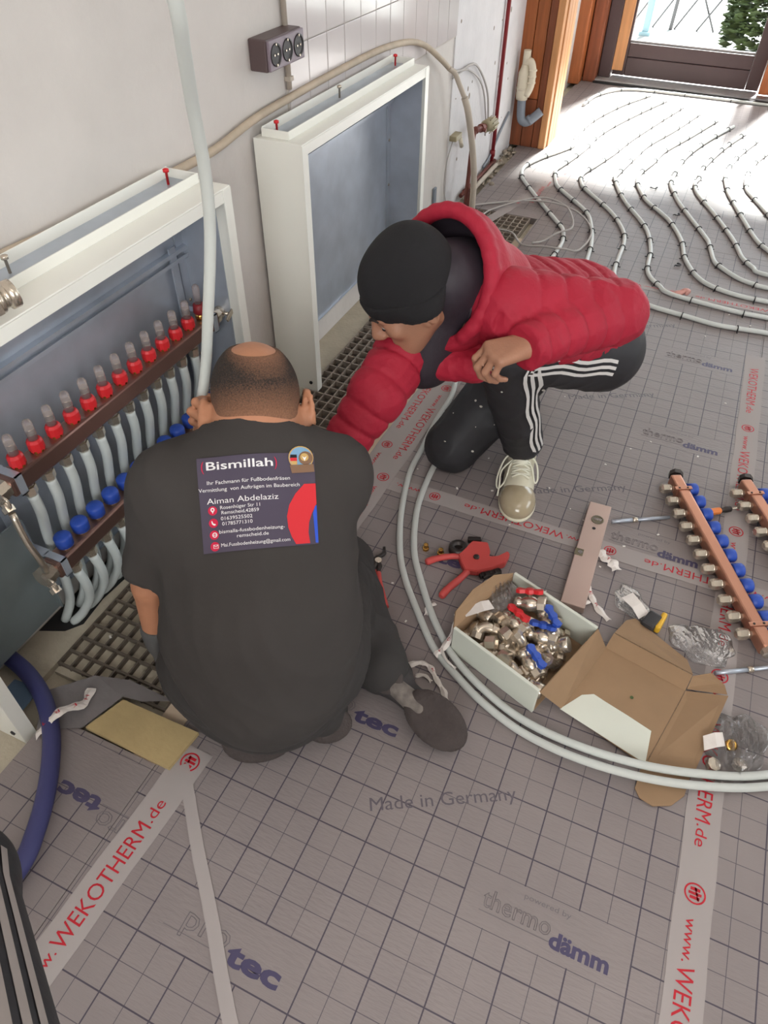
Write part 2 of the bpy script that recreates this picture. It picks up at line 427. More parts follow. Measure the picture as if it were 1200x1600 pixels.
# far stretch of the wall is a skim coat, a little brighter and pitted
m = MB(); m.bb(WX, WX+0.006, 3.336, 4.42, -0.03, 2.6); m.build('skim_coat', 'plaster_far', wall_left)
m = MB()
for k in range(26):
    y = rng.uniform(3.36, 4.3); z = rng.uniform(0.05, 0.9); m.ball((WX+0.006, y, z), rng.uniform(0.004, 0.011), 7, 4, (0.25, 1, rng.uniform(0.6, 1.6)))
m.build('chip_marks', 'dust', wall_left)
m = MB()
for k in range(60):
    y = rng.uniform(3.75, 4.40); x = WX+0.02+abs(rng.normal(0, 0.035)); m.ball((x, y, -0.016+rng.uniform(0, 0.018)), rng.uniform(0.005, 0.016), 6, 4, (1, 1.4, 0.7))
o = m.build('rubble', 'dust', floor); o['kind'] = 'stuff'

m = MB(); m.bb(-1.32, -0.35, -1.62, -1.5, -0.03, 2.6); m.bb(1.45, 3.4, -1.62, -1.5, -0.03, 2.6); m.bb(-0.35, 1.45, -1.62, -1.5, -0.03, 0.9); m.bb(-0.35, 1.45, -1.62, -1.5, 2.2, 2.6); setting(m.build('wall_back', 'plaster'))
m = MB(); m.bb(-0.35, -0.28, -1.59, -1.53, 0.9, 2.2); m.bb(1.38, 1.45, -1.59, -1.53, 0.9, 2.2); m.bb(-0.28, 1.38, -1.59, -1.53, 0.9, 0.97); m.bb(-0.28, 1.38, -1.59, -1.53, 2.13, 2.2); w2 = setting(m.build('added_window_2', 'door_brown'))  # unseen window added to go with the rear fill lamp
m = MB(); m.bb(-0.28, 1.38, -1.565, -1.559, 0.97, 2.13); m.build('pane', 'glass', w2)
m = MB(); m.bb(3.2, 3.34, -1.6, 1.4, -0.03, 2.6); m.bb(3.2, 3.34, 3.8, 6.4, -0.03, 2.6); m.bb(3.2, 3.34, 1.4, 3.8, -0.03, 0.8); m.bb(3.2, 3.34, 1.4, 3.8, 2.2, 2.6)
setting(m.build('wall_right', 'plaster'))
m = MB(); m.bb(-1.32, 3.4, -1.62, 6.5, 2.5, 2.6); setting(m.build('ceiling', 'ceiling_paint'))
# front: wall above and beside the glazed front
m = MB(); m.bb(-1.32, 3.34, 6.08, 6.32, 2.22, 2.6); m.bb(2.35, 3.34, 6.08, 6.32, -0.03, 2.22); m.bb(-1.32, -1.165, 6.08, 6.32, -0.03, 2.22)
setting(m.build('wall_front', 'plaster'))
m = MB(); m.bb(3.22, 3.30, 1.4, 1.47, 0.8, 2.2); m.bb(3.22, 3.30, 3.73, 3.8, 0.8, 2.2); m.bb(3.22, 3.30, 1.47, 3.73, 0.8, 0.87); m.bb(3.22, 3.30, 1.47, 3.73, 2.13, 2.2)
w1 = setting(m.build('added_window_1', 'door_brown'))  # unseen window put in for the fill from the right
m = MB(); m.bb(3.255, 3.262, 1.47, 3.73, 0.87, 2.13); m.build('pane', 'glass', w1)

# --- timber jamb that closes the wall at the doorway
trim = setting(link('trim_1', None)); trim.location = (-1.05, 4.5, -0.03)
for (x0, x1, z0, z1, mt) in ((-1.172, -1.092, 0.0, 0.245, 'pine_dark'), (-1.172, -1.092, 0.248, 2.5, 'pine'), (-1.089, -1.026, -0.0, 0.245, 'pine_dark'), (-1.089, -1.026, 0.248, 2.5, 'pine'), (-1.023, -0.985, 0.0, 2.5, 'pine_dark')):
    m = MB(); m.bb(x0, x1, 4.418, 4.444, z0, z1, 0.003); m.build('board', mt, trim)
m = MB(); m.bb(-0.983, -0.945, 4.41, 4.47, 0.0, 2.5, 0.004); m.build('light_batten', 'pine_light', trim)
for k in range(3):
    m = MB(); m.bb(-0.962, -0.938, 4.472+k*0.068, 4.537+k*0.068, 0.0, 2.5, 0.003); m.build('reveal_board', 'pine_light', trim)
m = MB(); m.bb(-1.16, -0.965, 4.445, 4.675, -0.0, 2.5); m.build('jamb_core', 'pine_dark', trim)

# --- glazed front
m = MB(); m.bb(-1.185, -1.085, 5.86, 5.98, 0.0, 2.5, 0.006); t2 = setting(m.build('trim_2', 'pine'))
m = MB(); m.bb(-1.08, -0.992, 5.97, 6.06, 0.0, 2.5, 0.006); t3 = setting(m.build('trim_3', 'pine_dark'))
m = MB(); m.bb(0.105, 0.185, 5.98, 6.10, 0.045, 2.22, 0.006); setting(m.build('trim_4', 'pine'))
m = MB(); m.bb(-1.0, 2.35, 5.98, 6.30, -0.03, 0.020, 0.004); sill = setting(m.build('trim_5', 'sill_stone'))
m = MB(); m.bb(-1.0, 2.35, 5.955, 5.979, -0.03, 0.012, 0.002); m.build('edge_profile', 'black_rubber_and_shade', sill)
def door(name, x0, x1):
    d = setting(link(name, None)); d.location = ((x0+x1)/2, 6.15, 0.02)
    m = MB(); m.bb(x0, x0+0.085, 6.10, 6.17, 0.035, 2.2, 0.004); m.build('door_stile', 'door_brown', d)
    m = MB(); m.bb(x1-0.085, x1, 6.10, 6.17, 0.035, 2.2, 0.004); m.build('door_stile', 'door_brown', d)
    m = MB(); m.bb(x0+0.086, x1-0.086, 6.10, 6.17, 2.11, 2.2, 0.004); m.build('top_rail', 'door_brown', d)
    m = MB(); m.bb(x0+0.086, x1-0.086, 6.10, 6.165, 0.035, 0.150, 0.004); m.build('kick_board', 'door_brown', d)
    m = MB(); m.bb(x0+0.086, x1-0.086, 6.10, 6.17, 0.153, 0.238, 0.004); m.build('bottom_rail', 'door_brown', d)
    m = MB(); m.bb(x0+0.086, x1-0.086, 6.115, 6.13, 0.239, 0.252, 0.002); m.build('glazing_bead', 'sill_stone', d)
    m = MB(); m.bb(x0+0.086, x1-0.086, 6.135, 6.141, 0.239, 2.109); m.build('pane', 'glass', d)
door('door_1', -0.90, 0.10)
door('door_2', 0.19, 2.33)
m = MB(); m.bb(-1.20, -0.91, 6.17, 6.24, -0.02, 2.22); setting(m.build('trim_9', 'door_brown'))
m = MB(); m.bb(-1.165, -1.05, 4.68, 4.74, -0.03, 2.49); setting(m.build('trim_10', 'plaster_far'))
m = MB(); m.bb(-0.99, -0.905, 6.06, 6.16, 0.021, 2.22, 0.004); setting(m.build('trim_6', 'door_brown'))
m = MB(); m.box((-0.865, 6.078, 1.12), (0.075, 0.02, 2.1), Matrix.Rotation(0.0, 3, 'Y'), 0.003); setting(m.build('trim_7', 'pine_light'))

# --- outside: paving, trellis with crossing bars, shrub
mat('paving', (150, 150, 148), 0.9, var=0.08, vscale=3)
mat('leaf_green', (58, 72, 36), 0.6, var=0.35, vscale=5)
mat('leaf_dark', (72, 66, 48), 0.7, var=0.3, vscale=9)
mat('bluish_post', (134, 160, 168), 0.6)
mat('weathered', (92, 90, 92), 0.8)
m = MB(); m.bb(-8, 10, 6.33, 30, -0.14, -0.06); g = setting(m.build('ground', 'paving'))
t = thing('garden_trellis', 'weathered garden trellis of crossed bars seen through the glass door', 'trellis', (-0.25, 8.4, -0.06))
for k in range(9):
    xx = -1.15+k*0.20
    m = MB(); m.tube([(xx, 8.40, -0.06), (xx+0.75, 8.40, 1.20)], 0.010, 6); m.build('bar', 'weathered', t)
    m = MB(); m.tube([(xx+0.75, 8.422, -0.06), (xx, 8.422, 1.20)], 0.010, 6); m.build('bar', 'weathered', t)
m = MB(); m.tube([(-0.78, 8.36, -0.06), (-0.74, 8.36, 1.5)], 0.018, 8); m.build('post', 'weathered', t)
m = MB(); m.tube([(1.2, 8.36, -0.06), (1.2, 8.36, 1.5)], 0.018, 8); m.build('post', 'weathered', t)
m = MB(); m.bb(-0.99, -0.93, 8.0, 8.07, -0.06, 2.0, 0.01); m.bb(-1.01, -0.91, 7.98, 8.09, -0.06, -0.03)
tag(m.build('garden_post', 'bluish_post'), 'pale blue post standing outside behind the glass door', 'post')
sh = thing('garden_shrub', 'green leafy shrub outside at the right of the glass door', 'shrub', (0.16, 7.6, -0.06))
m = MB()
for k in range(4200):
    th, ph, rr = rng.uniform(0, 2*math.pi), math.acos(rng.uniform(-0.4, 1)), 0.48*rng.uniform(0.55, 1)**0.5
    c = Vector((0.16+rr*math.sin(ph)*math.cos(th), 7.6+rr*math.sin(ph)*math.sin(th), 0.22+rr*math.cos(ph)*1.1))
    R = Matrix.Rotation(rng.uniform(0, 6.28), 3, 'Z') @ Matrix.Rotation(rng.uniform(-1.2, 1.2), 3, 'X'); s = rng.uniform(0.025, 0.06)
    m.add([tuple(R @ Vector(p)*s+c) for p in ((-1, 0, 0), (0, -0.4, 0.1), (1, 0, 0), (0, 0.4, 0.1))], [(0, 1, 2, 3)])
o = m.build('foliage', 'leaf_green', sh); o['kind'] = 'stuff'
m = MB()
for k in range(14):
    a = rng.uniform(0, 6.28); q = rng.uniform(0.15, 0.42)
    m.tube(smooth_path([(0.16, 7.6, -0.06), (0.16+q*0.4*math.cos(a), 7.6+q*0.4*math.sin(a), 0.25), (0.16+q*math.cos(a), 7.6+q*math.sin(a), 0.7)], 3), 0.008, 5)
m.build('stem', 'leaf_dark', sh)
# ================================================================== objects along the left wall
mat('white_enamel', (236, 235, 227), 0.35, var=0.02, vscale=4)
mat('zinc', (184, 191, 202), 0.34, metal=0.5, var=0.12, vscale=9, bump=0.05, bscale=20)
mat('zinc_dark', (132, 142, 144), 0.42, metal=0.4, var=0.12, vscale=7)
mat('bar_steel', (150, 118, 108), 0.30, metal=0.8, var=0.05)
mat('nickel', (206, 194, 178), 0.27, metal=0.82)
mat('brass', (202, 160, 88), 0.25, metal=1.0)
mat('red_plastic', (206, 40, 46), 0.4)
mat('blue_plastic', (44, 78, 172), 0.45)
clear_sheet('sight_plastic', (244, 240, 240), 0.22, 0.10, 0.26, (214, 204, 204))
mat('pipe_white', (206, 208, 204), 0.35)
mat('pipe_grey', (196, 202, 200), 0.4)
clear_sheet('pipe_frosted', (222, 228, 228), 0.3, 0.3, 0.72, (216, 218, 213))
mat('clip_black', (46, 44, 46), 0.5)
mat('cable_beige', (182, 166, 146), 0.6, var=0.12, vscale=18)
mat('cable_grey', (176, 170, 166), 0.55)
mat('conduit', (188, 176, 162), 0.6, var=0.08, vscale=12)
mat('socket_case', (88, 72, 72), 0.45)
mat('socket_face', (126, 112, 122), 0.4)
mat('socket_hole', (36, 32, 34), 0.5)
mat('copper_dull', (112, 62, 54), 0.5, metal=0.3, var=0.15, vscale=14)
mat('red_paint', (132, 34, 40), 0.45)
mat('cream_plastic', (222, 212, 190), 0.45)
mat('pvc_grey', (128, 134, 144), 0.45)
mat('olive_knob', (150, 140, 112), 0.5)
mat('grate_steel', (146, 134, 122), 0.6, metal=0.25, var=0.15, vscale=20)
mat('hose_blue', (62, 63, 108), 0.55)

# ---- floor gratings: long bars and cross bars, each one a part
mat('grate_dark', (98, 88, 78), 0.7, metal=0.2, var=0.2, vscale=20)  # darker brown tone for the bars of the near grating
def grating(y0, y1, label, x0=-1.046, x1=-0.750, pitch_y=0.0405, pitch_x=0.0335, width=0.0035, height=0.026, zb=-0.0284, mt='grate_steel'):
    t = thing('floor_grating', label, 'grating', ((x0+x1)/2, (y0+y1)/2, -0.0284), 'steel floor gratings')
    zt = -0.002; height = min(height, zt-zb)
    lm = MB(); lm.box((0, 0, 0), (width, y1-y0, zt-zb-0.0002)); lm = lm.mesh('long_bar'); lm.materials.append(MATS[mt])
    cm = MB(); cm.box((0, 0, 0), (x1-x0-0.004, width*1.3, height*0.7)); cm = cm.mesh('cross_bar'); cm.materials.append(MATS[mt])
    n = int(round((x1-x0)/pitch_x))
    for i in range(n+1):
        link('long_bar', lm, t, (x0+(x1-x0)*i/n-(x0+x1)/2, 0, (zt+zb)/2+0.0284))
    k = int(round((y1-y0)/pitch_y))
    for j in range(k+1):
        yy = min(max(y0+(y1-y0)*j/k, y0+0.003), y1-0.003)
        link('cross_bar', cm, t, (0, yy-(y0+y1)/2, zt-height*0.36+0.0284))
    return t
grating(0.545, 1.445, 'dark steel floor grating nearest the camera, beside the kneeling man', zb=-0.0163, mt='grate_dark', width=0.0042)
grating(1.452, 2.19, 'steel floor grating under the reaching arm of the man in the red jacket')
grating(2.197, 2.82, 'steel floor grating in front of the far empty cabinet, behind the red jacket')
grating(2.827, 3.44, 'farthest steel floor grating, below the loops of thin cable')

# ---- the two heating cabinets
def cabinet(label, xf, xb, y0, y1, z0, z1, depth_in, back_z, rail_z, flap):
    t = thing('heating_cabinet', label, 'cabinet', ((xf+xb)/2, (y0+y1)/2, z0))
    e = 0.004
    for (ya, yb) in ((y0, y0+e), (y1-e, y1)):
        m = MB(); m.bb(xb, xf, ya, yb, z0, z1, 0.0012)
        # front return flange of the side
        yf = (ya, ya+0.030) if ya == y0 else (yb-0.030, yb)
        m.bb(xf-0.0015, xf+0.0015, yf[0], yf[1], z0, z1-0.003)
        p = m.build('side_panel', 'white_enamel', t)
        s = MB(); yy = ya-0.001 if ya == y0 else yb+0.001
        s.lathe([(0.006, -0.001), (0.006, 0.002), (0.003, 0.003)], (xf-0.022, yy, z0+0.03), (0, -1 if ya == y0 else 1, 0), 10); s.build('screw', 'clip_black', p)
    m = MB(); m.bb(xb, xf, y0+e, y1-e, z1-e, z1, 0.0012); m.bb(xf-0.003, xf, y0+e, y1-e, z1-0.030, z1-e); top = m.build('top_panel', 'white_enamel', t)
    # raised channel along the top
    cx0, cx1 = xb+0.016, xb+0.100
    m = MB(); m.bb(cx1-0.003, cx1, y0+0.022, y1-0.022, z1, z1+0.022, 0.001); m.bb(cx0, cx0+0.003, y0+0.022, y1-0.022, z1, z1+0.024, 0.001)
    m.bb(cx0, cx1, y0+0.019, y0+0.022, z1, z1+0.021, 0.001); m.bb(cx0, cx1, y1-0.022, y1-0.019, z1, z1+0.021, 0.001); m.build('mounting_channel', 'white_enamel', t)
    m = MB(); m.bb(cx0+0.003, cx1-0.003, y0+0.022, y1-0.022, z1+0.0002, z1+0.0012); m.build('channel_web', 'zinc', t)
    for yy in (y0+0.05, (y0+y1)/2-0.03, y1-0.06):
        m = MB(); m.lathe([(0.003, 0), (0.003, 0.028), (0.007, 0.028), (0.007, 0.034), (0.002, 0.036)], (cx0+0.03, yy, z1), (0, 0, 1), 8); m.build('anchor_bolt', 'red_plastic' if yy != (y0+y1)/2-0.03 else 'nickel', t)
    # galvanised inside
    m = MB(); m.bb(xb+0.002, xb+0.006, y0+e, y1-e, back_z, z1-e); bp = m.build('back_panel', 'zinc', t)
    m = MB(); m.bb(xb+0.002, xb+0.012, y0+e, y1-e, back_z-0.004, back_z-0.0002, 0.001); m.build('bottom_lip', 'zinc', t)
    for (ya, yb) in ((y0+e+0.0005, y0+e+0.003), (y1-e-0.003, y1-e-0.0005)):
        m = MB(); m.bb(xb+0.006, xf-depth_in, ya, yb, back_z, z1-e-0.001); yf = (ya, ya+0.03) if ya < (y0+y1)/2 else (yb-0.03, yb)
        m.bb(xb+0.0065, xb+0.010, yf[0], yf[1], back_z, z1-e-0.001)
        ip = m.build('inner_side', 'zinc', t)
        for zz in (z0+0.16, z0+0.36, z0+0.52):
            s = MB(); s.lathe([(0.005, 0), (0.004, 0.003)], (xb+0.0101, (yf[0]+yf[1])/2, zz), (1, 0, 0), 8); s.build('rivet', 'nickel', ip)
    m = MB(); yA, yB = y0+e+0.004, y1-e-0.004
    m.bb(xb+0.0065, xb+0.022, yA, yB, rail_z+0.012, rail_z+0.015); m.bb(xb+0.0065, xb+0.022, yA, yB, rail_z-0.015, rail_z-0.012); m.bb(xb+0.020, xb+0.022, yA, yB, rail_z+0.005, rail_z+0.012); m.bb(xb+0.020, xb+0.022, yA, yB, rail_z-0.012, rail_z-0.005)
    m.build('fixing_rail', 'zinc', t)
    if flap:
        m = MB(); m.bb(-1.094, -1.090, y0+0.008, 0.640, 0.078, 0.36); m.bb(-1.094, -1.082, 0.636, 0.640, 0.078, 0.36); m.build('knockout_plate', 'zinc_dark', t)
    return t
cabinet('open white heating cabinet at left holding the manifold with red flow meters', -0.985, -1.152, 0.370, 1.372, -0.0285, 0.797, 0.045, 0.06, 0.62, True)
cabinet('empty white heating cabinet with bare galvanised back, farther along the wall', -1.005, -1.152, 1.738, 2.645, 0.0005, 0.772, 0.02, 0.092, 0.662, False)

# ---- manifold inside the near cabinet
def shared(m, name, mt):
    me = m.mesh(name); me.materials.append(MATS[mt]); return me
m = MB(); m.lathe([(0.014, 0), (0.0145, 0.004), (0.0165, 0.006), (0.016, 0.022), (0.0125, 0.028)], (0, 0, 0), (0, 0, 1), 12, False); METER = shared(m, 'flow_meter', 'red_plastic')
m = MB(); m.lathe([(0.0100, 0.026), (0.0095, 0.066), (0.0075, 0.070)], (0, 0, 0), (0, 0, 1), 12); GLASS = shared(m, 'sight_glass', 'sight_plastic')
m = MB()
for k in range(2): m.lathe([(0.0096, 0), (0.0100, 0.0006), (0.0096, 0.0012)], (0, 0, 0.040+k*0.012), (0, 0, 1), 12)
SCALE = shared(m, 'scale_ring', 'nickel')
m = MB(); m.lathe([(0.0155, -0.004), (0.0155, 0.0), (0.012, 0.001)], (0, 0, 0), (0, 0, 1), 6, False); METERBASE = shared(m, 'base_nut', 'brass')
m = MB(); m.lathe([(0.0145, 0.006), (0.0185, 0.008), (0.0190, 0.030), (0.0165, 0.034), (0.004, 0.0345)], (0, 0, 0), (0, 0, 1), 16); CAP = shared(m, 'valve_cap', 'blue_plastic')
m = MB(); m.lathe([(0.012, 0), (0.012, 0.0055)], (0, 0, 0), (0, 0, 1), 10); m.lathe([(0.0135, 0.001), (0.0135, 0.004)], (0, 0, 0), (0, 0, 1), 6, False); COLLAR = shared(m, 'valve_collar', 'nickel')
m = MB(); m.lathe([(0.010, 0), (0.010, 0.012), (0.0145, 0.012), (0.0145, 0.030), (0.0115, 0.034), (0.0095, 0.036)], (0, 0, 0), (0, 0, 1), 6, False); m.lathe([(0.0118, 0.004), (0.0118, 0.011)], (0, 0, 0), (0, 0, 1), 12); OUTLET = shared(m, 'outlet_nut', 'nickel')

mani = thing('heating_manifold', 'heating manifold with a row of red flow meters above and blue caps below', 'manifold', (-1.06, 0.96, 0.2))
UX, UZ, LX, LZ, Y0, PIT = -1.062, 0.470, -1.040, 0.240, 0.672, 0.0510
def bar(name, x, z, parent):
    m = MB(); m.bb(x-0.021, x+0.021, Y0-0.045, Y0+12*PIT+0.045, z-0.021, z+0.021, 0.005); return m.build(name, 'bar_steel', parent)
ub = bar('upper_bar', UX, UZ, mani); lb = bar('lower_bar', LX, LZ, mani)
for i in range(12):
    y = Y0+PIT*i
    o = link('flow_meter', METER, mani, (UX+1.06, y-0.96, UZ+0.0215-0.2)); link('sight_glass', GLASS, o); link('scale_ring', SCALE, o); link('base_nut', METERBASE, o, (0, 0, 0.0045))
    o = link('valve_collar', COLLAR, mani, (LX+1.06, y-0.96+0.008, LZ+0.0212-0.2)); o = link('valve_cap', CAP, mani, (LX+1.06, y-0.96+0.008, LZ+0.0212-0.2))
    for (xx, zz) in ((UX, UZ), (LX, LZ)):
        o = link('outlet_nut', OUTLET, mani, (xx+1.06, y-0.96+(0.008 if xx == LX else 0), zz-0.0212-0.2)); o.rotation_euler = (math.pi, 0, 0)
# air vent with dark red cap at the far end
m = MB(); y = Y0+12*PIT; m.lathe([(0.010, 0), (0.013, 0.002), (0.013, 0.014), (0.009, 0.016)], (UX, y, UZ+0.0212), (0, 0, 1), 10); av = m.build('air_vent', 'brass', mani)
m = MB(); m.lathe([(0.014, 0.016), (0.016, 0.02), (0.014, 0.04), (0.008, 0.042)], (UX, y, UZ+0.0212), (0, 0, 1), 12); m.build('vent_cap', 'red_paint', av)
m = MB(); m.lathe([(0.0085, 0.042), (0.0085, 0.085), (0.005, 0.09)], (UX, y, UZ+0.0212), (0, 0, 1), 10); m.build('vent_glass', 'sight_plastic', av)
# end valves, drain taps and holding brackets
for (xx, zz) in ((UX, UZ), (LX, LZ)):
    m = MB(); ye = Y0+12*PIT+0.045
    m.lathe([(0.021, 0), (0.021, 0.014), (0.016, 0.016), (0.016, 0.024)], (xx, ye, zz), (0, 1, 0), 8, False); m.ball((xx, ye+0.030, zz), 0.017, 10, 6); m.lathe([(0.005, 0), (0.005, 0.03)], (xx, ye+0.03, zz), (1, 0, 0.1), 8)
    ev = m.build('end_valve', 'nickel', mani)
    h = MB(); h.box((xx+0.034, ye+0.03, zz+0.003), (0.006, 0.040, 0.012), Matrix.Rotation(0.5, 3, 'X'), 0.002); h.build('valve_lever', 'nickel', ev)
    m = MB(); yb_ = Y0-0.045
    m.lathe([(0.021, 0), (0.021, 0.012), (0.024, 0.013), (0.024, 0.030), (0.017, 0.033)], (xx, yb_, zz), (0, -1, 0), 8, False); m.lathe([(0.008, 0), (0.008, 0.03), (0.012, 0.03), (0.012, 0.042)], (xx, yb_-0.02, zz), (0.6, -0.2, -0.6), 8, False)
    dv = m.build('drain_valve', 'nickel', mani)
    h = MB(); h.tube([(xx+0.023+0.016*math.cos(a), yb_-0.030, zz-0.005+0.016*math.sin(a)) for a in np.linspace(0, 6.283, 15)[:-1]], 0.003, 6, closed=True)
    h.tube([(xx+0.010, yb_-0.030, zz-0.018), (xx+0.036, yb_-0.030, zz+0.008)], 0.0025, 6); h.build('hand_wheel', 'nickel', dv)
for yy in (Y0-0.026, Y0+12*PIT+0.026):
    m = MB(); m.bb(-1.136, -1.132, yy-0.012, yy+0.012, 0.13, 0.648)
    for zz, xx in ((UZ, UX), (LZ, LX)):
        m.bb(-1.132, xx-0.022, yy-0.010, yy+0.010, zz-0.024, zz-0.021); m.bb(-1.132, xx-0.022, yy-0.010, yy+0.010, zz+0.021, zz+0.024)
        m.bb(xx-0.024, xx+0.024, yy-0.008, yy+0.008, zz+0.0213, zz+0.024); m.bb(xx-0.024, xx+0.024, yy-0.008, yy+0.008, zz-0.024, zz-0.0213); m.bb(xx+0.0213, xx+0.024, yy-0.008, yy+0.008, zz-0.024, zz+0.024)
    m.build('bracket', 'zinc', mani)
m = MB(); m.tube(smooth_path([(-1.03, Y0-0.075, UZ-0.03), (-1.01, Y0-0.085, UZ-0.09), (-1.005, Y0-0.08, UZ-0.15), (-1.02, Y0-0.07, LZ+0.03)], 4), 0.007, 8); m.build('drain_link', 'nickel', mani)

# ---- white pipes hanging from the manifold
ORD = ['first', 'second', 'third', 'fourth', 'fifth', 'sixth', 'seventh', 'eighth', 'ninth', 'tenth', 'eleventh', 'twelfth']
for i in range(12):
    y = Y0+PIT*i
    pts = smooth_path([(UX, y, UZ-0.057), (UX-0.001, y+0.002, 0.36), (-1.086, y+0.008, 0.27), (-1.098, y+0.012, 0.16), (-1.108, y+0.006, 0.05), (-1.122, y-0.02, -0.012)], 5)
    m = MB(); m.tube(pts, 0.0110, 12)
    tag(m.build('heating_pipe', 'pipe_grey'), 'white heating pipe below the %s red flow meter from the left' % ORD[i], 'pipe', 'pipes below the red flow meters')
for i in range(12):
    y = Y0+0.008+PIT*i
    pts = smooth_path([(LX, y, LZ-0.057), (LX+0.002, y+0.006, 0.13), (-1.052, y+0.010, 0.07), (-1.075, y-0.004, 0.02), (-1.100, y-0.024, -0.012)], 5)
    m = MB(); m.tube(pts, 0.0110, 12)
    tag(m.build('heating_pipe', 'pipe_grey'), 'white heating pipe bending to the floor under the %s blue cap from the left' % ORD[i], 'pipe', 'pipes below the blue caps')

# ---- loose nickel coupling lying on the near cabinet
t = thing('pipe_coupling', 'large nickel pipe coupling lying on top of the open cabinet at left edge', 'coupling', (-1.0, 0.70, 0.80))
ax = (0.30, 0.95, 0.07)
m = MB(); m.lathe([(0.020, 0), (0.020, 0.03), (0.027, 0.03), (0.027, 0.058)], (-1.012, 0.655, 0.828), ax, 6, False); m.build('hex_nut', 'nickel', t)
m = MB(); m.lathe([(0.022, 0.058), (0.022, 0.066), (0.018, 0.066), (0.018, 0.078), (0.023, 0.078), (0.023, 0.092), (0.016, 0.094)], (-1.012, 0.655, 0.828), ax, 14); m.build('collar', 'nickel', t)
m = MB(); m.lathe([(0.0205, -0.05), (0.0205, 0.0)], (-1.012, 0.655, 0.828), ax, 14); m.build('sleeve', 'nickel', t)

# ---- cable on the wall above the cabinets and its neighbours
wy = [(-0.6, 0.86), (0.3, 0.83), (0.874, 0.812), (1.036, 0.800), (1.212, 0.795), (1.397, 0.795), (1.557, 0.796), (1.726, 0.815), (1.912, 0.822), (2.226, 0.826), (2.558, 0.823), (2.80, 0.800), (2.93, 0.765), (3.05, 0.70), (3.14, 0.655)]
off = [0.016]*12+[0.03, 0.05, 0.05]
m = MB(); m.tube(smooth_path([(WX+o_, y, z) for (y, z), o_ in zip(wy, off)], 5), 0.0105, 10)
tag(m.build('wall_cable', 'cable_beige'), 'thick dusty beige cable running along the wall above both cabinets', 'cable')
m = MB(); m.tube(smooth_path([(-1.108, 3.14, 0.652), (-1.09, 3.17, 0.63), (-1.075, 3.2, 0.58), (-1.06, 3.23, 0.53)], 4), 0.0105, 10)
m.tube(smooth_path([(-1.06, 3.23, 0.53), (-1.045, 3.25, 0.47), (-1.03, 3.30, 0.33), (-1.02, 3.34, 0.18), (-1.02, 3.36, -0.0)], 5), 0.0145, 10)
tag(m.build('corrugated_sleeve', 'conduit'), 'beige cable sleeve curving down to the floor beside the far cabinet', 'sleeve')
m = MB(); m.tube([(WX+0.009, 1.947, 2.45), (WX+0.009, 1.945, 0.84)], 0.008, 8)
for zz in (0.86, 1.3): m.bb(WX, WX+0.02, 1.936, 1.956, zz, zz+0.012, 0.002)
tag(m.build('wall_conduit', 'conduit'), 'thin beige conduit running down the wall behind the triple socket', 'conduit')
s = thing('triple_socket', 'brown surface-mounted triple socket on the wall at tile edge', 'socket', (WX, 1.86, 0.93))
m = MB(); m.bb(WX, WX+0.052, 1.772, 1.955, 0.918, 0.990, 0.004); m.build('case', 'socket_case', s)
m = MB(); m.bb(WX+0.0515, WX+0.060, 1.774, 1.953, 0.920, 0.988, 0.003); fp = m.build('face_plate', 'socket_face', s)
for k in range(3):
    yy = 1.805+k*0.0585
    m = MB(); m.lathe([(0.026, 0), (0.0262, 0.0025), (0.022, 0.0025), (0.0205, 0.0006)], (WX+0.0595, yy, 0.954), (1, 0, 0), 20); o = m.build('socket_outlet', 'socket_hole', s)
    m = MB(); m.lathe([(0.0025, 0), (0.0025, 0.002)], (WX+0.060, yy-0.008, 0.954), (1, 0, 0), 6); m.lathe([(0.0025, 0), (0.0025, 0.002)], (WX+0.060, yy+0.008, 0.954), (1, 0, 0), 6); m.bb(WX+0.060, WX+0.0635, yy-0.002, yy+0.002, 0.974, 0.979); m.bb(WX+0.060, WX+0.0635, yy-0.002, yy+0.002, 0.929, 0.934); m.build('contact', 'nickel', o)

# ---- fittings on the wall between the far cabinet and the timber jamb
m = MB(); m.tube(smooth_path([(WX+0.012, 3.30, 0.60), (WX+0.015, 3.42, 0.585), (WX+0.02, 3.60, 0.57), (WX+0.022, 3.80, 0.43), (WX+0.022, 3.87, 0.30), (WX+0.02, 3.885, 0.22)], 5), 0.005, 7)
m.tube(smooth_path([(WX+0.012, 3.31, 0.575), (WX+0.016, 3.50, 0.57), (WX+0.022, 3.72, 0.46), (WX+0.022, 3.83, 0.30), (WX+0.02, 3.86, 0.20)], 5), 0.004, 7)
tag(m.build('grey_cable', 'cable_grey'), 'pair of thin grey cables arching down the wall by the tile corner', 'cable')
m = MB(); m.tube([(WX+0.022, 4.03, -0.028), (WX+0.022, 4.03, 2.49)], 0.010, 10); m.lathe([(0.014, 0), (0.014, 0.03)], (WX+0.022, 4.03, 0.05), (0, 0, 1), 10)
tag(m.build('red_riser_pipe', 'red_paint'), 'dark red pipe standing upright along the wall near the timber jamb', 'pipe')
t = thing('radiator_valve', 'brown copper pipe with brass radiator valve and ribbed knob', 'valve', (-1.06, 3.45, -0.03))
m = MB(); m.tube(smooth_path([(-1.07, 3.40, -0.03), (-1.072, 3.42, 0.12), (-1.075, 3.44, 0.25), (-1.075, 3.455, 0.315), (-1.075, 3.475, 0.335)], 4), 0.010, 10); m.build('copper_pipe', 'copper_dull', t)
m = MB(); m.tube(smooth_path([(-1.06, 3.37, -0.03), (-1.05, 3.38, 0.02), (-1.045, 3.40, 0.10)], 4), 0.009, 8); m.lathe([(0.013, 0), (0.013, 0.02)], (-1.045, 3.40, 0.085), (0, 0, 1), 8); m.build('pipe_stub', 'copper_dull', t)
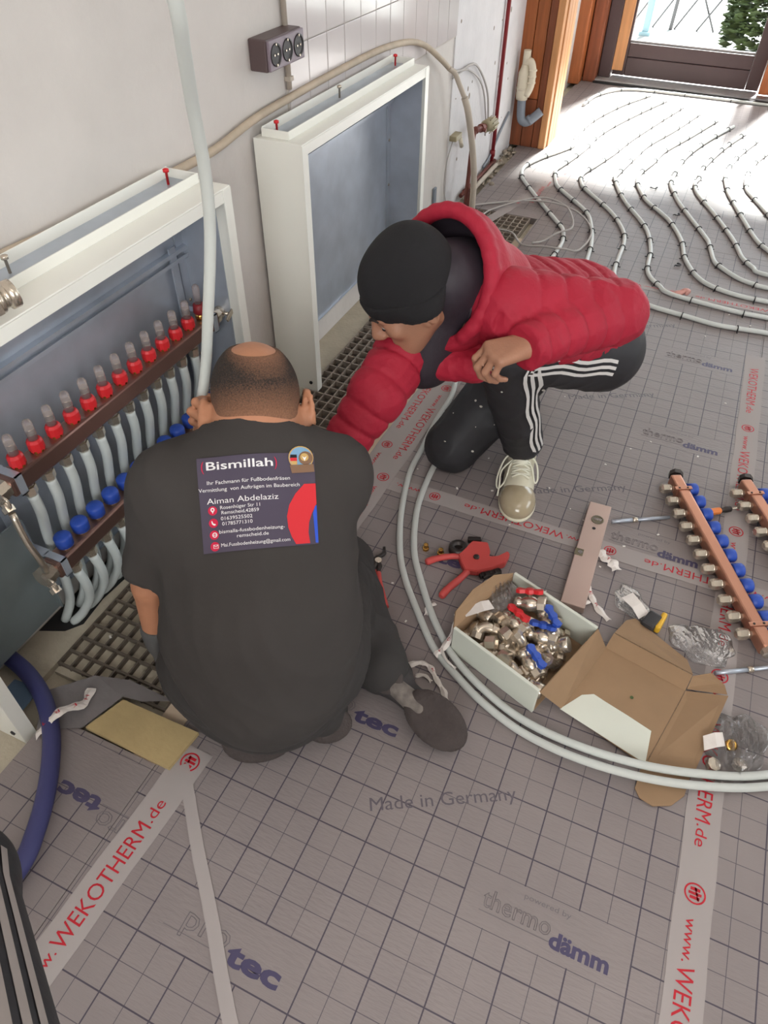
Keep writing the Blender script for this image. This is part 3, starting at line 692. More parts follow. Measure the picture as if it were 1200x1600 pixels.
m = MB(); m.ball((-1.075, 3.48, 0.335), 0.017, 10, 7); m.lathe([(0.014, 0.012), (0.014, 0.05), (0.019, 0.05), (0.019, 0.075), (0.013, 0.08), (0.013, 0.10)], (-1.075, 3.48, 0.335), (0.12, 0.95, -0.08), 10, False); m.lathe([(0.009, 0), (0.009, 0.034)], (-1.073, 3.53, 0.332), (0.9, 0, -0.2), 8); m.build('valve_body', 'copper_dull', t)
m = MB(); m.lathe([(0.020, 0.10), (0.026, 0.105), (0.029, 0.15), (0.027, 0.20), (0.020, 0.205)], (-1.075, 3.48, 0.335), (0.12, 0.95, -0.08), 16)
for k in range(10):
    a = 2*math.pi*k/10; m.box((-1.075+0.022+0.029*math.cos(a)*1.0, 3.48+0.16, 0.321+0.029*math.sin(a)), (0.005, 0.075, 0.005), None, 0.001)
m.build('ribbed_knob', 'olive_knob', t)
t = thing('concealed_pipe_run', 'low copper pipes lying along the wall foot toward the timber jamb', 'pipe', (-1.1, 3.85, 0.0))
m = MB(); m.tube([(-1.105, 3.50, 0.012), (-1.108, 4.02, 0.014)], 0.011, 8); m.build('pipe', 'conduit', t)
m = MB(); m.tube([(-1.128, 3.50, 0.020), (-1.130, 4.06, 0.020)], 0.010, 8); m.lathe([(0.014, 0), (0.014, 0.03)], (-1.128, 3.56, 0.02), (0, 1, 0), 8); m.build('pipe', 'copper_dull', t)
t = thing('cable_box', 'small grey connector with loose yellowed plug hanging on the white wall', 'connector', (WX, 3.38, 0.33))
m = MB(); m.bb(WX+0.006, WX+0.04, 3.34, 3.42, 0.315, 0.338, 0.003); m.build('housing', 'olive_knob', t)
m = MB(); m.tube([(WX+0.03, 3.42, 0.315), (WX+0.03, 3.455, 0.265)], 0.010, 8); m.build('plug', 'cream_plastic', t)
m = MB(); m.tube(smooth_path([(WX+0.02, 3.35, 0.315), (WX+0.015, 3.30, 0.23), (WX+0.014, 3.29, 0.12), (WX+0.018, 3.34, 0.02), (WX+0.02, 3.33, -0.01)], 5), 0.0025, 6); m.build('wire', 'cable_grey', t)
t = thing('junction_box', 'small grey flush box at the wall foot beside the far cabinet', 'junction box', (WX, 3.22, 0.1))
m = MB(); m.bb(WX+0.002, WX+0.012, 3.17, 3.20, 0.07, 0.16, 0.002); m.bb(WX+0.002, WX+0.05, 3.17, 3.255, 0.045, 0.07, 0.003); m.build('casing', 'pvc_grey', t)
t = thing('drain_siphon', 'cream plastic siphon with grey elbow fixed in the wall corner', 'siphon', (WX+0.03, 4.36, 0.2))
m = MB(); m.lathe([(0.020, 0), (0.020, 0.075)], (-1.10, 4.36, 0.415), (0, 0, 1), 12); m.lathe([(0.031, -0.03), (0.034, 0.0), (0.034, 0.10), (0.025, 0.12), (0.020, 0.14)], (-1.10, 4.36, 0.285), (0, 0, 1), 12); m.lathe([(0.036, 0.02), (0.036, 0.03)], (-1.10, 4.36, 0.285), (0, 0, 1), 12)
m.tube(smooth_path([(-1.10, 4.36, 0.43), (-1.072, 4.35, 0.44), (-1.055, 4.345, 0.40), (-1.055, 4.345, 0.33), (-1.075, 4.35, 0.28)], 4), 0.019, 10)
for zz in (0.34, 0.37, 0.40): m.lathe([(0.023, 0), (0.023, 0.008)], (-1.055, 4.345, zz), (0, 0, 1), 12)
m.build('trap_body', 'cream_plastic', t)
m = MB(); m.tube(smooth_path([(-1.10, 4.36, 0.27), (-1.095, 4.36, 0.20), (-1.085, 4.36, 0.155), (-1.055, 4.365, 0.145), (-1.02, 4.385, 0.17), (-0.99, 4.40, 0.20)], 5), 0.024, 12); m.lathe([(0.027, 0), (0.027, 0.018)], (-1.048, 4.367, 0.150), (0.75, 0.3, 0.55), 12); m.build('elbow_pipe', 'pvc_grey', t)
m = MB(); m.tube(smooth_path([(WX+0.014, 4.30, 0.20), (WX+0.014, 4.15, 0.13), (WX+0.014, 4.02, 0.06), (WX+0.014, 3.9, 0.03)], 4), 0.006, 7)
tag(m.build('grey_lead', 'pvc_grey'), 'short grey lead slanting down the wall behind the red pipe', 'cable')
# ================================================================== pipes laid on the far floor, held by clips
CL = MB()
for sgn in (-1, 1): CL.box((sgn*0.0115, 0, 0.006), (0.003, 0.005, 0.012)); CL.box((sgn*0.016, 0, 0.0012), (0.009, 0.005, 0.0022))
CL.tube([(0.0115*math.cos(a), 0, 0.0105+0.0105*math.sin(a)) for a in np.linspace(0, math.pi, 7)], 0.0022, 5)
CLIP = shared(CL, 'pipe_clip', 'clip_black')
FP = [
 [(-0.56, 5.80), (-0.70, 5.45), (-0.80, 5.05), (-0.822, 4.741), (-0.80, 4.54), (-0.837, 4.421), (-0.912, 4.248), (-0.959, 4.077), (-0.941, 3.945), (-0.894, 3.849), (-0.74, 3.61), (-0.61, 3.418), (-0.567, 3.346), (-0.54, 3.22), (-0.539, 3.1), (-0.545, 2.96), (-0.56, 2.75)],
 [(-0.44, 5.72), (-0.56, 5.35), (-0.66, 5.0), (-0.708, 4.753), (-0.722, 4.537), (-0.753, 4.318), (-0.782, 4.163), (-0.792, 4.087), (-0.753, 3.934), (-0.707, 3.842), (-0.53, 3.624), (-0.465, 3.474), (-0.417, 3.266), (-0.395, 3.032), (-0.404, 2.951), (-0.42, 2.80), (-0.43, 2.66)],
 [(-0.32, 5.62), (-0.42, 5.2), (-0.51, 4.8), (-0.553, 4.54), (-0.569, 4.454), (-0.613, 4.253), (-0.648, 4.094), (-0.623, 3.964), (-0.581, 3.887), (-0.413, 3.665), (-0.323, 3.489), (-0.285, 3.341), (-0.269, 3.037), (-0.226, 2.91), (-0.196, 2.868), (-0.145, 2.822), (-0.057, 2.79), (0.065, 2.771), (0.188, 2.754), (0.358, 2.773), (0.75, 2.80), (1.3, 2.80)],
 [(-0.20, 5.52), (-0.30, 5.1), (-0.40, 4.75), (-0.435, 4.527), (-0.48, 4.151), (-0.475, 4.102), (-0.429, 3.96), (-0.36, 3.799), (-0.225, 3.549), (-0.164, 3.326), (-0.147, 3.139), (-0.124, 3.052), (-0.074, 2.982), (-0.015, 2.93), (0.222, 2.894), (0.352, 2.895), (0.75, 2.91), (1.3, 2.91)],
 [(-0.08, 5.42), (-0.20, 5.0), (-0.302, 4.662), (-0.329, 4.457), (-0.366, 4.259), (-0.362, 4.124), (-0.339, 4.036), (-0.275, 3.879), (-0.181, 3.748), (-0.122, 3.652), (-0.049, 3.467), (-0.012, 3.293), (0.051, 3.146), (0.119, 3.074), (0.222, 3.036), (0.345, 3.03), (0.75, 3.03), (1.3, 3.03)],
 [(0.02, 5.32), (-0.10, 4.95), (-0.175, 4.627), (-0.195, 4.359), (-0.196, 4.17), (-0.162, 4.042), (-0.106, 3.886), (0.044, 3.561), (0.072, 3.475), (0.106, 3.326), (0.137, 3.274), (0.218, 3.193), (0.288, 3.164), (0.337, 3.155), (0.75, 3.15), (1.3, 3.15)],
 [(0.10, 5.22), (0.0, 4.85), (-0.068, 4.474), (-0.071, 4.298), (-0.08, 4.22), (-0.05, 4.08), (0.051, 3.86), (0.157, 3.602), (0.194, 3.485), (0.219, 3.403), (0.268, 3.325), (0.331, 3.278), (0.75, 3.26), (1.3, 3.26)],
 [(0.18, 5.12), (0.09, 4.75), (0.056, 4.435), (0.084, 4.202), (0.13, 4.035), (0.2, 3.807), (0.262, 3.627), (0.316, 3.535), (0.40, 3.44), (0.75, 3.37), (1.3, 3.37)],
 [(0.28, 5.02), (0.19, 4.7), (0.161, 4.444), (0.173, 4.267), (0.212, 4.16), (0.289, 3.974), (0.37, 3.75), (0.48, 3.55), (0.8, 3.48), (1.3, 3.48)],
]
FLAB = ['white floor heating pipe nearest the left wall, passing under the thin cable loops', 'second white floor heating pipe from the left wall on the far floor', 'third white floor heating pipe from the left, lowest run behind the red jacket', 'fourth white floor heating pipe from the left wall, tied with a pink tape scrap', 'fifth white floor heating pipe from the left wall, beside two loose clips',
        'sixth white floor heating pipe from the left wall', 'seventh white floor heating pipe from the left wall', 'eighth white floor heating pipe from the left wall', 'rightmost white floor heating pipe on the sunlit far floor']
def floor_pipe(pts, label, clip_gap=0.165, start=0.08, r=0.0092):
    P = smooth_path([(x, y, r+0.0002) for x, y in pts], 6)
    o = MB().tube(P, r, 8).build('floor_heating_pipe', 'pipe_white'); tag(o, label, 'pipe', 'floor heating pipes on the far floor')
    s = 0.0; nxt = start
    for i in range(len(P)-1):
        d = (P[i+1]-P[i]).length
        while s+d > nxt:
            f = (nxt-s)/d; q = P[i].lerp(P[i+1], f); t = P[i+1]-P[i]
            c = link('pipe_clip', CLIP, o, (q.x, q.y, 0.0)); c.rotation_euler = (0, 0, math.atan2(t.y, t.x)-math.pi/2)
            nxt += clip_gap*rng.uniform(0.75, 1.3)
        s += d
    return o
for pts, lb in zip(FP, FLAB): floor_pipe(pts, lb)
floor_pipe([(-0.93, 5.35), (-0.90, 5.60), (-0.80, 5.80), (-0.655, 5.88), (-0.326, 5.90), (0.2, 5.905), (0.9, 5.91), (1.9, 5.91)], 'white floor heating pipe running along the door sill', 0.24)
for i, (x, y, a, lb) in enumerate(((-0.27, 4.085, 0.4, 'loose black pipe clip lying in the sunlight between the fifth and sixth pipes'), (-0.115, 3.78, 0.9, 'loose black pipe clip lying halfway along between the fifth and sixth pipes'), (-0.039, 3.223, 1.3, 'loose black pipe clip lying nearest, between the fourth and fifth pipes'))):
    c = link('loose_pipe_clip', CLIP); c.location = (x, y, 0.0055); c.rotation_euler = (1.45, 0.0, a); tag(c, lb, 'clip', 'loose pipe clips')
m = MB(); m.tube(smooth_path([(0.045, 2.945, 0.020), (0.03, 2.952, 0.024), (0.012, 2.94, 0.016), (-0.02, 2.93, 0.004)], 3), [0.012, 0.014, 0.013, 0.012, 0.012, 0.011, 0.012, 0.014, 0.010, 0.006], 6)
mat('pink_tape', (206, 150, 140), 0.5, var=0.2, vscale=60)
# thin cable in loops
L1 = [(-1.115, 3.02, 0.03), (-1.085, 3.36, 0.012), (-0.95, 3.53, 0.007), (-0.73, 3.60, 0.026), (-0.555, 3.545, 0.027), (-0.44, 3.358, 0.025), (-0.452, 3.175, 0.009), (-0.509, 3.112, 0.028), (-0.60, 3.10, 0.026), (-0.70, 3.12, 0.008), (-0.778, 3.22, 0.010), (-0.88, 3.24, 0.006), (-0.955, 3.31, 0.006), (-0.94, 3.45, 0.007), (-0.766, 3.63, 0.028), (-0.63, 3.60, 0.027), (-0.557, 3.468, 0.027), (-0.53, 3.34, 0.029), (-0.576, 3.263, 0.029), (-0.62, 3.20, 0.008), (-0.66, 3.14, 0.014)]
m2 = MB(); m2.tube(smooth_path(L1, 6), 0.0045, 7)
tag(m2.build('thin_cable', 'cable_grey'), 'thin pale cable lying in loose loops across the far floor behind the man in red', 'cable')
tag(m.build('tape_scrap', 'pink_tape'), 'pinkish tape scrap stuck on the fourth white pipe', 'tape scrap')

# ================================================================== long pipes
LP = [(-0.70, 0.62, 2.15), (-0.66, 0.74, 1.72), (-0.640, 0.81, 1.40), (-0.642, 0.836, 1.245), (-0.664, 0.866, 1.178), (-0.695, 0.907, 1.098), (-0.713, 0.935, 1.015), (-0.725, 0.944, 0.930), (-0.730, 0.934, 0.862), (-0.736, 0.914, 0.779), (-0.748, 0.893, 0.670), (-0.752, 0.860, 0.595), (-0.748, 0.825, 0.535), (-0.745, 0.80, 0.47)]
m = MB(); m.tube(smooth_path(LP, 6), 0.0098, 12)
tag(m.build('flexible_pipe', 'pipe_frosted'), 'long white flexible pipe curving down from above into the kneeling man\'s hand', 'pipe')
FL = [(-0.60, 1.98), (-0.582, 1.881), (-0.581, 1.736), (-0.57, 1.6), (-0.56, 1.475), (-0.519, 1.317), (-0.466, 1.183), (-0.415, 1.098), (-0.355, 1.024), (-0.295, 0.955), (-0.262, 0.925), (-0.200, 0.885), (-0.125, 0.845), (-0.026, 0.812), (0.091, 0.796), (0.22, 0.806), (0.341, 0.844), (0.459, 0.902), (0.62, 1.01), (0.8, 1.2)]
FR = [(-0.535, 1.72), (-0.517, 1.625), (-0.508, 1.568), (-0.500, 1.456), (-0.480, 1.334), (-0.432, 1.198), (-0.374, 1.105), (-0.318, 1.028), (-0.280, 0.984), (-0.222, 0.928), (-0.138, 0.878), (-0.036, 0.840), (0.085, 0.823), (0.214, 0.831), (0.334, 0.867), (0.45, 0.923), (0.61, 1.035), (0.78, 1.22)]
def lift(x, y):
    z = 0.0095
    if 0.0 < x < 0.42: z += 0.018*math.sin(math.pi*min(1, max(0, (x-0.0)/0.42)))
    return z
m = MB(); m.tube(smooth_path([(x, y, lift(x, y)) for x, y in FL], 6), 0.0085, 12)
tag(m.build('floor_loop_pipe', 'pipe_frosted'), 'outer of the two frosted pipes curving across the floor around the box', 'pipe', 'frosted pipes curving on the floor')
m = MB(); m.tube(smooth_path([(x, y, lift(x, y)+0.002) for x, y in FR], 6), 0.0085, 12)
tag(m.build('floor_loop_pipe', 'pipe_frosted'), 'inner of the two frosted pipes curving across the floor around the box', 'pipe', 'frosted pipes curving on the floor')
m = MB(); m.tube(smooth_path([(-1.135, 0.50, 0.03), (-1.07, 0.486, 0.026), (-1.003, 0.458, 0.022), (-0.938, 0.413, 0.0225), (-0.885, 0.358, 0.0225), (-0.838, 0.292, 0.0225), (-0.804, 0.227, 0.0225), (-0.784, 0.165, 0.0225), (-0.79, 0.06, 0.0225), (-0.83, -0.10, 0.0225)], 6), 0.0180, 14)
tag(m.build('blue_hose', 'hose_blue'), 'thick dark blue hose curving out below the open cabinet at lower left', 'hose')

# ================================================================== boards, flaps and scraps at the near end of the channel
mat('board_beige', (180, 158, 114), 0.7, var=0.12, vscale=9, bump=0.15, bscale=60)
mat('grey_foil', (122, 116, 116), 0.4, var=0.1, vscale=8, bump=0.3, bscale=25)
mat('blue_scrap', (96, 116, 140), 0.7)
mat('paper_white', (222, 214, 208), 0.55, var=0.05, vscale=30, bump=0.2, bscale=60)
m = MB(); m.prism([(-0.872, 0.440), (-0.657, 0.437), (-0.648, 0.528), (-0.842, 0.526)], 0.010, Matrix.Translation((0, 0, 0.0003)))
tag(m.build('beige_board', 'board_beige'), 'flat beige board lying at the near end of the floor grating', 'board')
def sheet(name, poly_xyz, mt, label, cat, thick=0.0012, parent=None):
    """thin bent sheet from a grid of rows of points."""
    rows = poly_xyz; nr, nc = len(rows), len(rows[0]); vs = []; fs = []
    for off_ in (0, thick):
        for r_ in rows:
            for p in r_: vs.append((p[0], p[1], p[2]+off_))
    N = nr*nc
    for i in range(nr-1):
        for j in range(nc-1):
            a, b_, c, d = i*nc+j, i*nc+j+1, (i+1)*nc+j+1, (i+1)*nc+j
            fs += [(a, d, c, b_), (a+N, b_+N, c+N, d+N)]
    edge = [j for j in range(nc)]+[i*nc+nc-1 for i in range(1, nr)]+[(nr-1)*nc+j for j in range(nc-2, -1, -1)]+[i*nc for i in range(nr-2, 0, -1)]
    for k in range(len(edge)):
        a, b_ = edge[k], edge[(k+1) % len(edge)]; fs.append((a, b_, b_+N, a+N))
    mb = MB(); mb.add(vs, fs); o = mb.build(name, mt, parent)
    if label: tag(o, label, cat)
    return o
sheet('foil_flap', [[(-1.02, 0.470, 0.003), (-0.965, 0.395, 0.003)], [(-0.935, 0.548, 0.012), (-0.880, 0.437, 0.006)], [(-0.86, 0.572, 0.008), (-0.845, 0.530, 0.013)], [(-0.745, 0.572, 0.001), (-0.800, 0.538, 0.012)]], 'grey_foil', 'crumpled dark grey foil flap between the blue hose and the grating', 'foil')
sheet('blue_scrap', [[(-1.10, 0.40, 0.0012), (-1.10, 0.47, 0.0012)], [(-1.025, 0.40, 0.002), (-1.03, 0.475, 0.002)]], 'blue_scrap', 'small blue scrap on the floor under the open cabinet', 'scrap')
def strip(label, pts, w, red=None, mt='paper_white', name='tape_scrap', ww=None):
    P = smooth_path(pts, 5); rows = []
    for i, q in enumerate(P):
        a = P[max(0, i-1)]; b_ = P[min(len(P)-1, i+1)]; t = (b_-a).normalized(); n_ = Vector((-t.y, t.x, 0.0)); n_ = n_.normalized() if n_.length > 1e-6 else Vector((1, 0, 0))
        tw = math.sin(i*0.7)*0.004; wd = w*(1+0.25*math.sin(i*1.3))
        rows.append([tuple(q+n_*wd/2+Vector((0, 0, 0.003+tw*0.5))), tuple(q+Vector((0, 0, 0.004+abs(tw)))), tuple(q-n_*wd/2+Vector((0, 0, 0.003-tw*0.4)))])
    o = sheet(name, rows, mt, label, 'tape scrap', 0.0007)
    if red:
        mb = MB(); L = len(P)
        for k, ch in enumerate(red):
            i = 2+int((L-6)*(k+0.5)/len(red)); t = (P[min(i+1, L-1)]-P[i]).normalized(); a_ = math.atan2(t.y, t.x)
            text_into(mb, ch, Matrix.Translation((P[i].x, P[i].y, P[i].z+0.0092)) @ Matrix.Rotation(a_, 4, 'Z') @ Matrix.Translation((-0.004, -w*0.2, 0)), width=0.011, height=w*0.42, size=0.1)
        mb.build('scrap_lettering', 'tape_red', o)
    return o
strip('twisted white tape scrap with red letters lying across the blue hose', [(-0.918, 0.517, 0.014), (-0.905, 0.478, 0.020), (-0.918, 0.437, 0.046), (-0.935, 0.405, 0.030), (-0.955, 0.383, 0.002)], 0.020, 'HERM')
strip('Y-shaped white tape scrap with red letters beside the box and spirit level', [(0.005, 1.284, 0.0), (0.029, 1.245, 0.0), (0.050, 1.215, 0.0), (0.084, 1.188, 0.0)], 0.015, 'ER')
strip('short white tape scrap branching toward the corner of the box', [(0.028, 1.228, 0.0), (0.012, 1.205, 0.0), (0.000, 1.188, 0.001)], 0.010)
strip('crumpled white tape scrap with red print beside the spirit level', [(0.012, 1.408, 0.001), (0.032, 1.385, 0.003), (0.052, 1.375, 0.006), (0.070, 1.355, 0.002)], 0.026, 'T')
strip('bent white tape scrap lying behind the upturned shoe', [(-0.312, 0.868, 0.0), (-0.285, 0.885, 0.004), (-0.262, 0.882, 0.004), (-0.240, 0.862, 0.002), (-0.212, 0.838, 0.0), (-0.198, 0.818, 0.0)], 0.012, 'K')
strip('thin white tape scrap curled beside the upturned shoe', [(-0.285, 0.850, 0.0), (-0.265, 0.858, 0.003), (-0.246, 0.850, 0.0)], 0.008)
strip('small pale tape scrap between the two frosted pipes and the red tool', [(-0.318, 1.062, 0.0), (-0.330, 1.040, 0.002), (-0.326, 1.018, 0.0)], 0.010)
strip('white tape with red letters tying the pipes together at the box corner', [(-0.262, 0.912, 0.0095), (-0.250, 0.935, 0.019), (-0.243, 0.985, 0.030), (-0.248, 1.015, 0.05)], 0.014, 'MOK')
strip('thin white tie wrapped around the frosted pipes by the box', [(-0.256, 0.930, 0.020), (-0.232, 0.905, 0.021), (-0.205, 0.893, 0.020)], 0.006)
mat('confetti', (226, 220, 214), 0.7)
m = MB()
for k in range(46):
    x, y = rng.uniform(-0.66, 0.4), rng.uniform(0.95, 3.0); s_ = rng.uniform(0.002, 0.005); m.box((x, y, 0.0014), (s_*1.6, s_, 0.0016), Matrix.Rotation(rng.uniform(0, 3), 3, 'Z'))
for k in range(40):
    x, y = rng.uniform(-1.03, -0.76), rng.uniform(0.6, 3.3); s_ = rng.uniform(0.003, 0.008); m.box((x, y, 0.0004), (s_*1.6, s_, 0.003), Matrix.Rotation(rng.uniform(0, 3), 3, 'Z'))
o = m.build('paper_crumbs', 'confetti'); o['kind'] = 'stuff'

# ================================================================== cardboard box with its fittings
mat('card_brown', (146, 118, 90), 0.85, var=0.06, vscale=14)
mat('card_white', (206, 208, 196), 0.7, var=0.03, vscale=8)
mat('card_edge', (150, 116, 80), 0.9)
bx = thing('cardboard_box', 'open white cardboard box full of nickel fittings, lid folded out on the floor', 'box', (-0.11, 1.02, 0.0))
u = Vector((0.940, -0.342, 0)); nn = Vector((0.342, 0.940, 0)); O = Vector((-0.236, 0.953, 0)); BW, BD, BH = 0.232, 0.226, 0.088
def B(a, b_, z): q = O+u*a+nn*b_; return (q.x, q.y, z)
Rb = Matrix.Rotation(math.atan2(u.y, u.x), 3, 'Z')
def slab(name, a0, a1, b0, b1, z0, z1, mt, ch=0.0015):
    mm = MB(); c = B((a0+a1)/2, (b0+b1)/2, (z0+z1)/2); mm.box(c, (abs(a1-a0), abs(b1-b0), abs(z1-z0)), Rb, ch); return mm.build(name, mt, bx)
slab('box_bottom', 0, BW, 0, BD, 0.0008, 0.004, 'card_brown')
slab('long_wall', 0, BW, -0.004, 0.004, 0.001, BH, 'card_white'); slab('long_wall', 0, BW, BD-0.004, BD+0.004, 0.001, BH, 'card_white')
slab('end_wall', -0.003, 0.001, 0.005, BD-0.005, 0.001, BH-0.004, 'card_brown')
mm = MB(); pts = [B(-0.001, 0.0, BH-0.004), B(-0.022, 0.03, BH+0.010), B(-0.030, 0.10, BH+0.020), B(-0.022, 0.17, BH+0.020), B(-0.001, BD, BH-0.002)]
mm.add(pts+[(p[0]-0.002, p[1]-0.001, p[2]-0.003) for p in pts], [(0, 1, 2, 3, 4), (9, 8, 7, 6, 5)]+[(i, (i+1) % 5, 5+(i+1) % 5, 5+i)[::-1] for i in range(5)]); mm.build('end_flap', 'card_brown', bx)
# hinge side: wall folding down, lid and its flaps flat on the floor
def card(name, poly, mt='card_brown', th=0.0022):
    """planar-ish card polygon with 3D corners."""
    k = len(poly); mm = MB(); a, b_, c = Vector(poly[0]), Vector(poly[1]), Vector(poly[2]); n_ = (b_-a).cross(c-a).normalized()
    if n_.z < 0: n_ = -n_; poly = list(reversed(poly))
    mm.add([tuple(Vector(p)) for p in poly]+[tuple(Vector(p)+n_*th) for p in poly], [tuple(reversed(range(k))), tuple(range(k, 2*k))]+[(i, (i+1) % k, k+(i+1) % k, k+i) for i in range(k)])
    return mm.build(name, mt, bx)
card('hinge_wall', [B(BW+0.001, 0.0, BH-0.006), B(BW+0.001, BD, BH-0.004), (0.092, 1.100, 0.010), (0.036, 0.902, 0.008)])
ZL = 0.0075
card('lid_panel', [(0.036, 0.902, ZL), (0.092, 1.100, ZL+0.002), (0.278, 1.060, ZL), (0.226, 0.847, ZL-0.003)])
card('lid_lip', [(0.092, 1.100, ZL+0.003), (0.100, 1.130, 0.034), (0.283, 1.090, 0.032), (0.278, 1.060, ZL+0.001)], 'card_brown')
card('tuck_flap', [(0.101, 1.131, 0.034), (0.120, 1.190, 0.020), (0.140, 1.212, 0.012), (0.270, 1.142, 0.012), (0.283, 1.091, 0.032)])
card('side_flap', [(0.279, 1.060, ZL), (0.227, 0.847, ZL-0.002), (0.322, 0.879, 0.010), (0.362, 1.070, 0.028)])
card('ear_flap', [(0.284, 1.090, 0.030), (0.281, 1.066, 0.009), (0.360, 1.074, 0.028), (0.352, 1.096, 0.029), (0.322, 1.116, 0.030)])
card('ear_flap', [(0.220, 0.846, 0.0045), (0.216, 0.790, 0.003), (0.228, 0.774, 0.003), (0.255, 0.768, 0.003), (0.288, 0.784, 0.003), (0.309, 0.815, 0.003), (0.316, 0.872, 0.006)])
card('label_patch', [(0.034, 0.899, ZL+0.0026), (0.070, 0.953, ZL+0.0026), (0.094, 0.966, ZL+0.0026), (0.120, 0.958, ZL+0.0026), (0.170, 0.945, ZL+0.002), (0.225, 0.929, ZL+0.001), (0.226, 0.850, ZL-0.0005)], 'card_white', 0.0006)
mm = MB(); mm.lathe([(0.004, 0), (0.004, 0.0004)], (0.172, 0.992, ZL+0.0035), (0, 0, 1), 10); mm.build('green_spot', 'leaf_green', bx)

def R3(axis, twist):
    A = Vector(axis).normalized(); up = Vector((0, 0, 1)) if abs(A.z) < 0.9 else Vector((1, 0, 0)); X = A.cross(up).normalized(); Y = A.cross(X)
    c, s_ = math.cos(twist), math.sin(twist); X2 = X*c+Y*s_; Y2 = A.cross(X2)
    return Matrix((X2, Y2, A)).transposed()
def place(o, c, axis, twist=0.0): o.location = c; o.rotation_mode = 'QUATERNION'; o.rotation_quaternion = R3(axis, twist).to_quaternion()
# ball valve (local: bore along Z, handle on +X)
m = MB(); m.lathe([(0.0125, -0.036), (0.0155, -0.035), (0.0155, -0.022), (0.011, -0.019), (0.017, -0.012), (0.0195, 0.0), (0.017, 0.012), (0.012, 0.018), (0.012, 0.022)], (0, 0, 0), (0, 0, 1), 14); VB = shared(m, 'valve_body', 'nickel')
m = MB(); m.lathe([(0.0195, 0.020), (0.0195, 0.036), (0.0165, 0.039), (0.013, 0.039), (0.013, 0.030)], (0, 0, 0), (0, 0, 1), 8, False); VN = shared(m, 'union_nut', 'nickel')
m = MB(); m.lathe([(0.006, 0), (0.006, 0.026), (0.008, 0.026), (0.008, 0.030)], (0, 0, 0), (1, 0, 0), 10); VS = shared(m, 'spindle', 'nickel')
def wing(mt):
    m = MB(); prof = [(0, -0.009), (0.012, -0.006), (0.026, -0.011), (0.031, -0.004), (0.031, 0.006), (0.022, 0.011), (0.010, 0.007), (0, 0.010), (-0.010, 0.007), (-0.022, 0.011), (-0.031, 0.006), (-0.031, -0.004), (-0.026, -0.011), (-0.012, -0.006)]
    m.prism(prof, 0.009, Matrix(((0, 0, 1, 0.026), (0, 1, 0, 0), (1, 0, 0, 0), (0, 0, 0, 1)))); m.lathe([(0.009, 0.024), (0.009, 0.037)], (0, 0, 0), (1, 0, 0), 12)
    return shared(m, 'butterfly_handle', mt)
WR, WB = wing('red_plastic'), wing('blue_plastic')
def ball_valve(label, c, axis, twist, w):
    t = link('ball_valve', None); tag(t, label, 'valve', 'ball valves in the white box'); place(t, c, axis, twist)
    link('valve_body', VB, t); link('union_nut', VN, t); s_ = link('spindle', VS, t); link('butterfly_handle', w, t)
    return t
def tw_for(axis, want):
    """twist that turns the handle side (+X local) toward want."""
    A = Vector(axis).normalized(); up = Vector((0, 0, 1)) if abs(A.z) < 0.9 else Vector((1, 0, 0)); X = A.cross(up).normalized(); Y = A.cross(X); w = Vector(want)
    return math.atan2(w.dot(Y), w.dot(X))
def bv(label, c, axis, want, w): return ball_valve(label, c, axis, tw_for(axis, want), w)
bv('ball valve with red butterfly handle, topmost in the box against its far wall', (-0.100, 1.098, 0.076), (0.95, 0.1, 0.25), (-0.55, 0.45, 0.7), WR)
bv('ball valve with red butterfly handle lying in the middle of the box', (-0.118, 1.040, 0.060), (0.8, -0.45, 0.1), (0.15, 0.35, 0.9), WR)
bv('ball valve with blue butterfly handle at the far right of the box', (-0.046, 1.070, 0.060), (0.6, -0.75, 0.0), (0.1, 0.2, 0.95), WB)
bv('ball valve with blue butterfly handle beside the far blue one in the box', (-0.050, 1.035, 0.052), (0.85, -0.1, 0.2), (-0.1, 0.45, 0.9), WB)
bv('ball valve with blue butterfly handle near the front wall of the box', (-0.055, 0.958, 0.046), (0.7, -0.6, -0.1), (0.1, 0.3, 0.95), WB)
# other fittings
m = MB(); m.lathe([(0.012, -0.026), (0.012, -0.012), (0.017, -0.012), (0.017, 0.004), (0.0135, 0.006), (0.0135, 0.010), (0.0165, 0.010), (0.0165, 0.024), (0.0115, 0.026)], (0, 0, 0), (0, 0, 1), 6, False); FA = shared(m, 'screw_fitting', 'nickel')
m = MB(); m.lathe([(0.0165, -0.020), (0.018, -0.018), (0.018, 0.0), (0.0145, 0.003), (0.0145, 0.016), (0.016, 0.016), (0.016, 0.022), (0.012, 0.022), (0.012, 0.012)], (0, 0, 0), (0, 0, 1), 14); FB = shared(m, 'reducer_fitting', 'nickel')
m = MB(); m.lathe([(0.0195, -0.011), (0.0195, 0.011), (0.014, 0.012), (0.014, 0.008)], (0, 0, 0), (0, 0, 1), 8, False); m.lathe([(0.0135, -0.013), (0.0135, -0.011)], (0, 0, 0), (0, 0, 1), 12); FC = shared(m, 'union_nut_fitting', 'nickel')
m = MB(); m.tube(smooth_path([(0, 0, -0.022), (0, 0, 0.0), (0.006, 0, 0.012), (0.018, 0, 0.018), (0.032, 0, 0.018)], 3), 0.0125, 12); m.lathe([(0.0165, -0.024), (0.0165, -0.010)], (0, 0, 0), (0, 0, 1), 8, False); m.lathe([(0.0165, 0.020), (0.0165, 0.034)], (0, 0, 0.018), (1, 0, 0), 8, False); FD = shared(m, 'elbow_fitting', 'nickel')
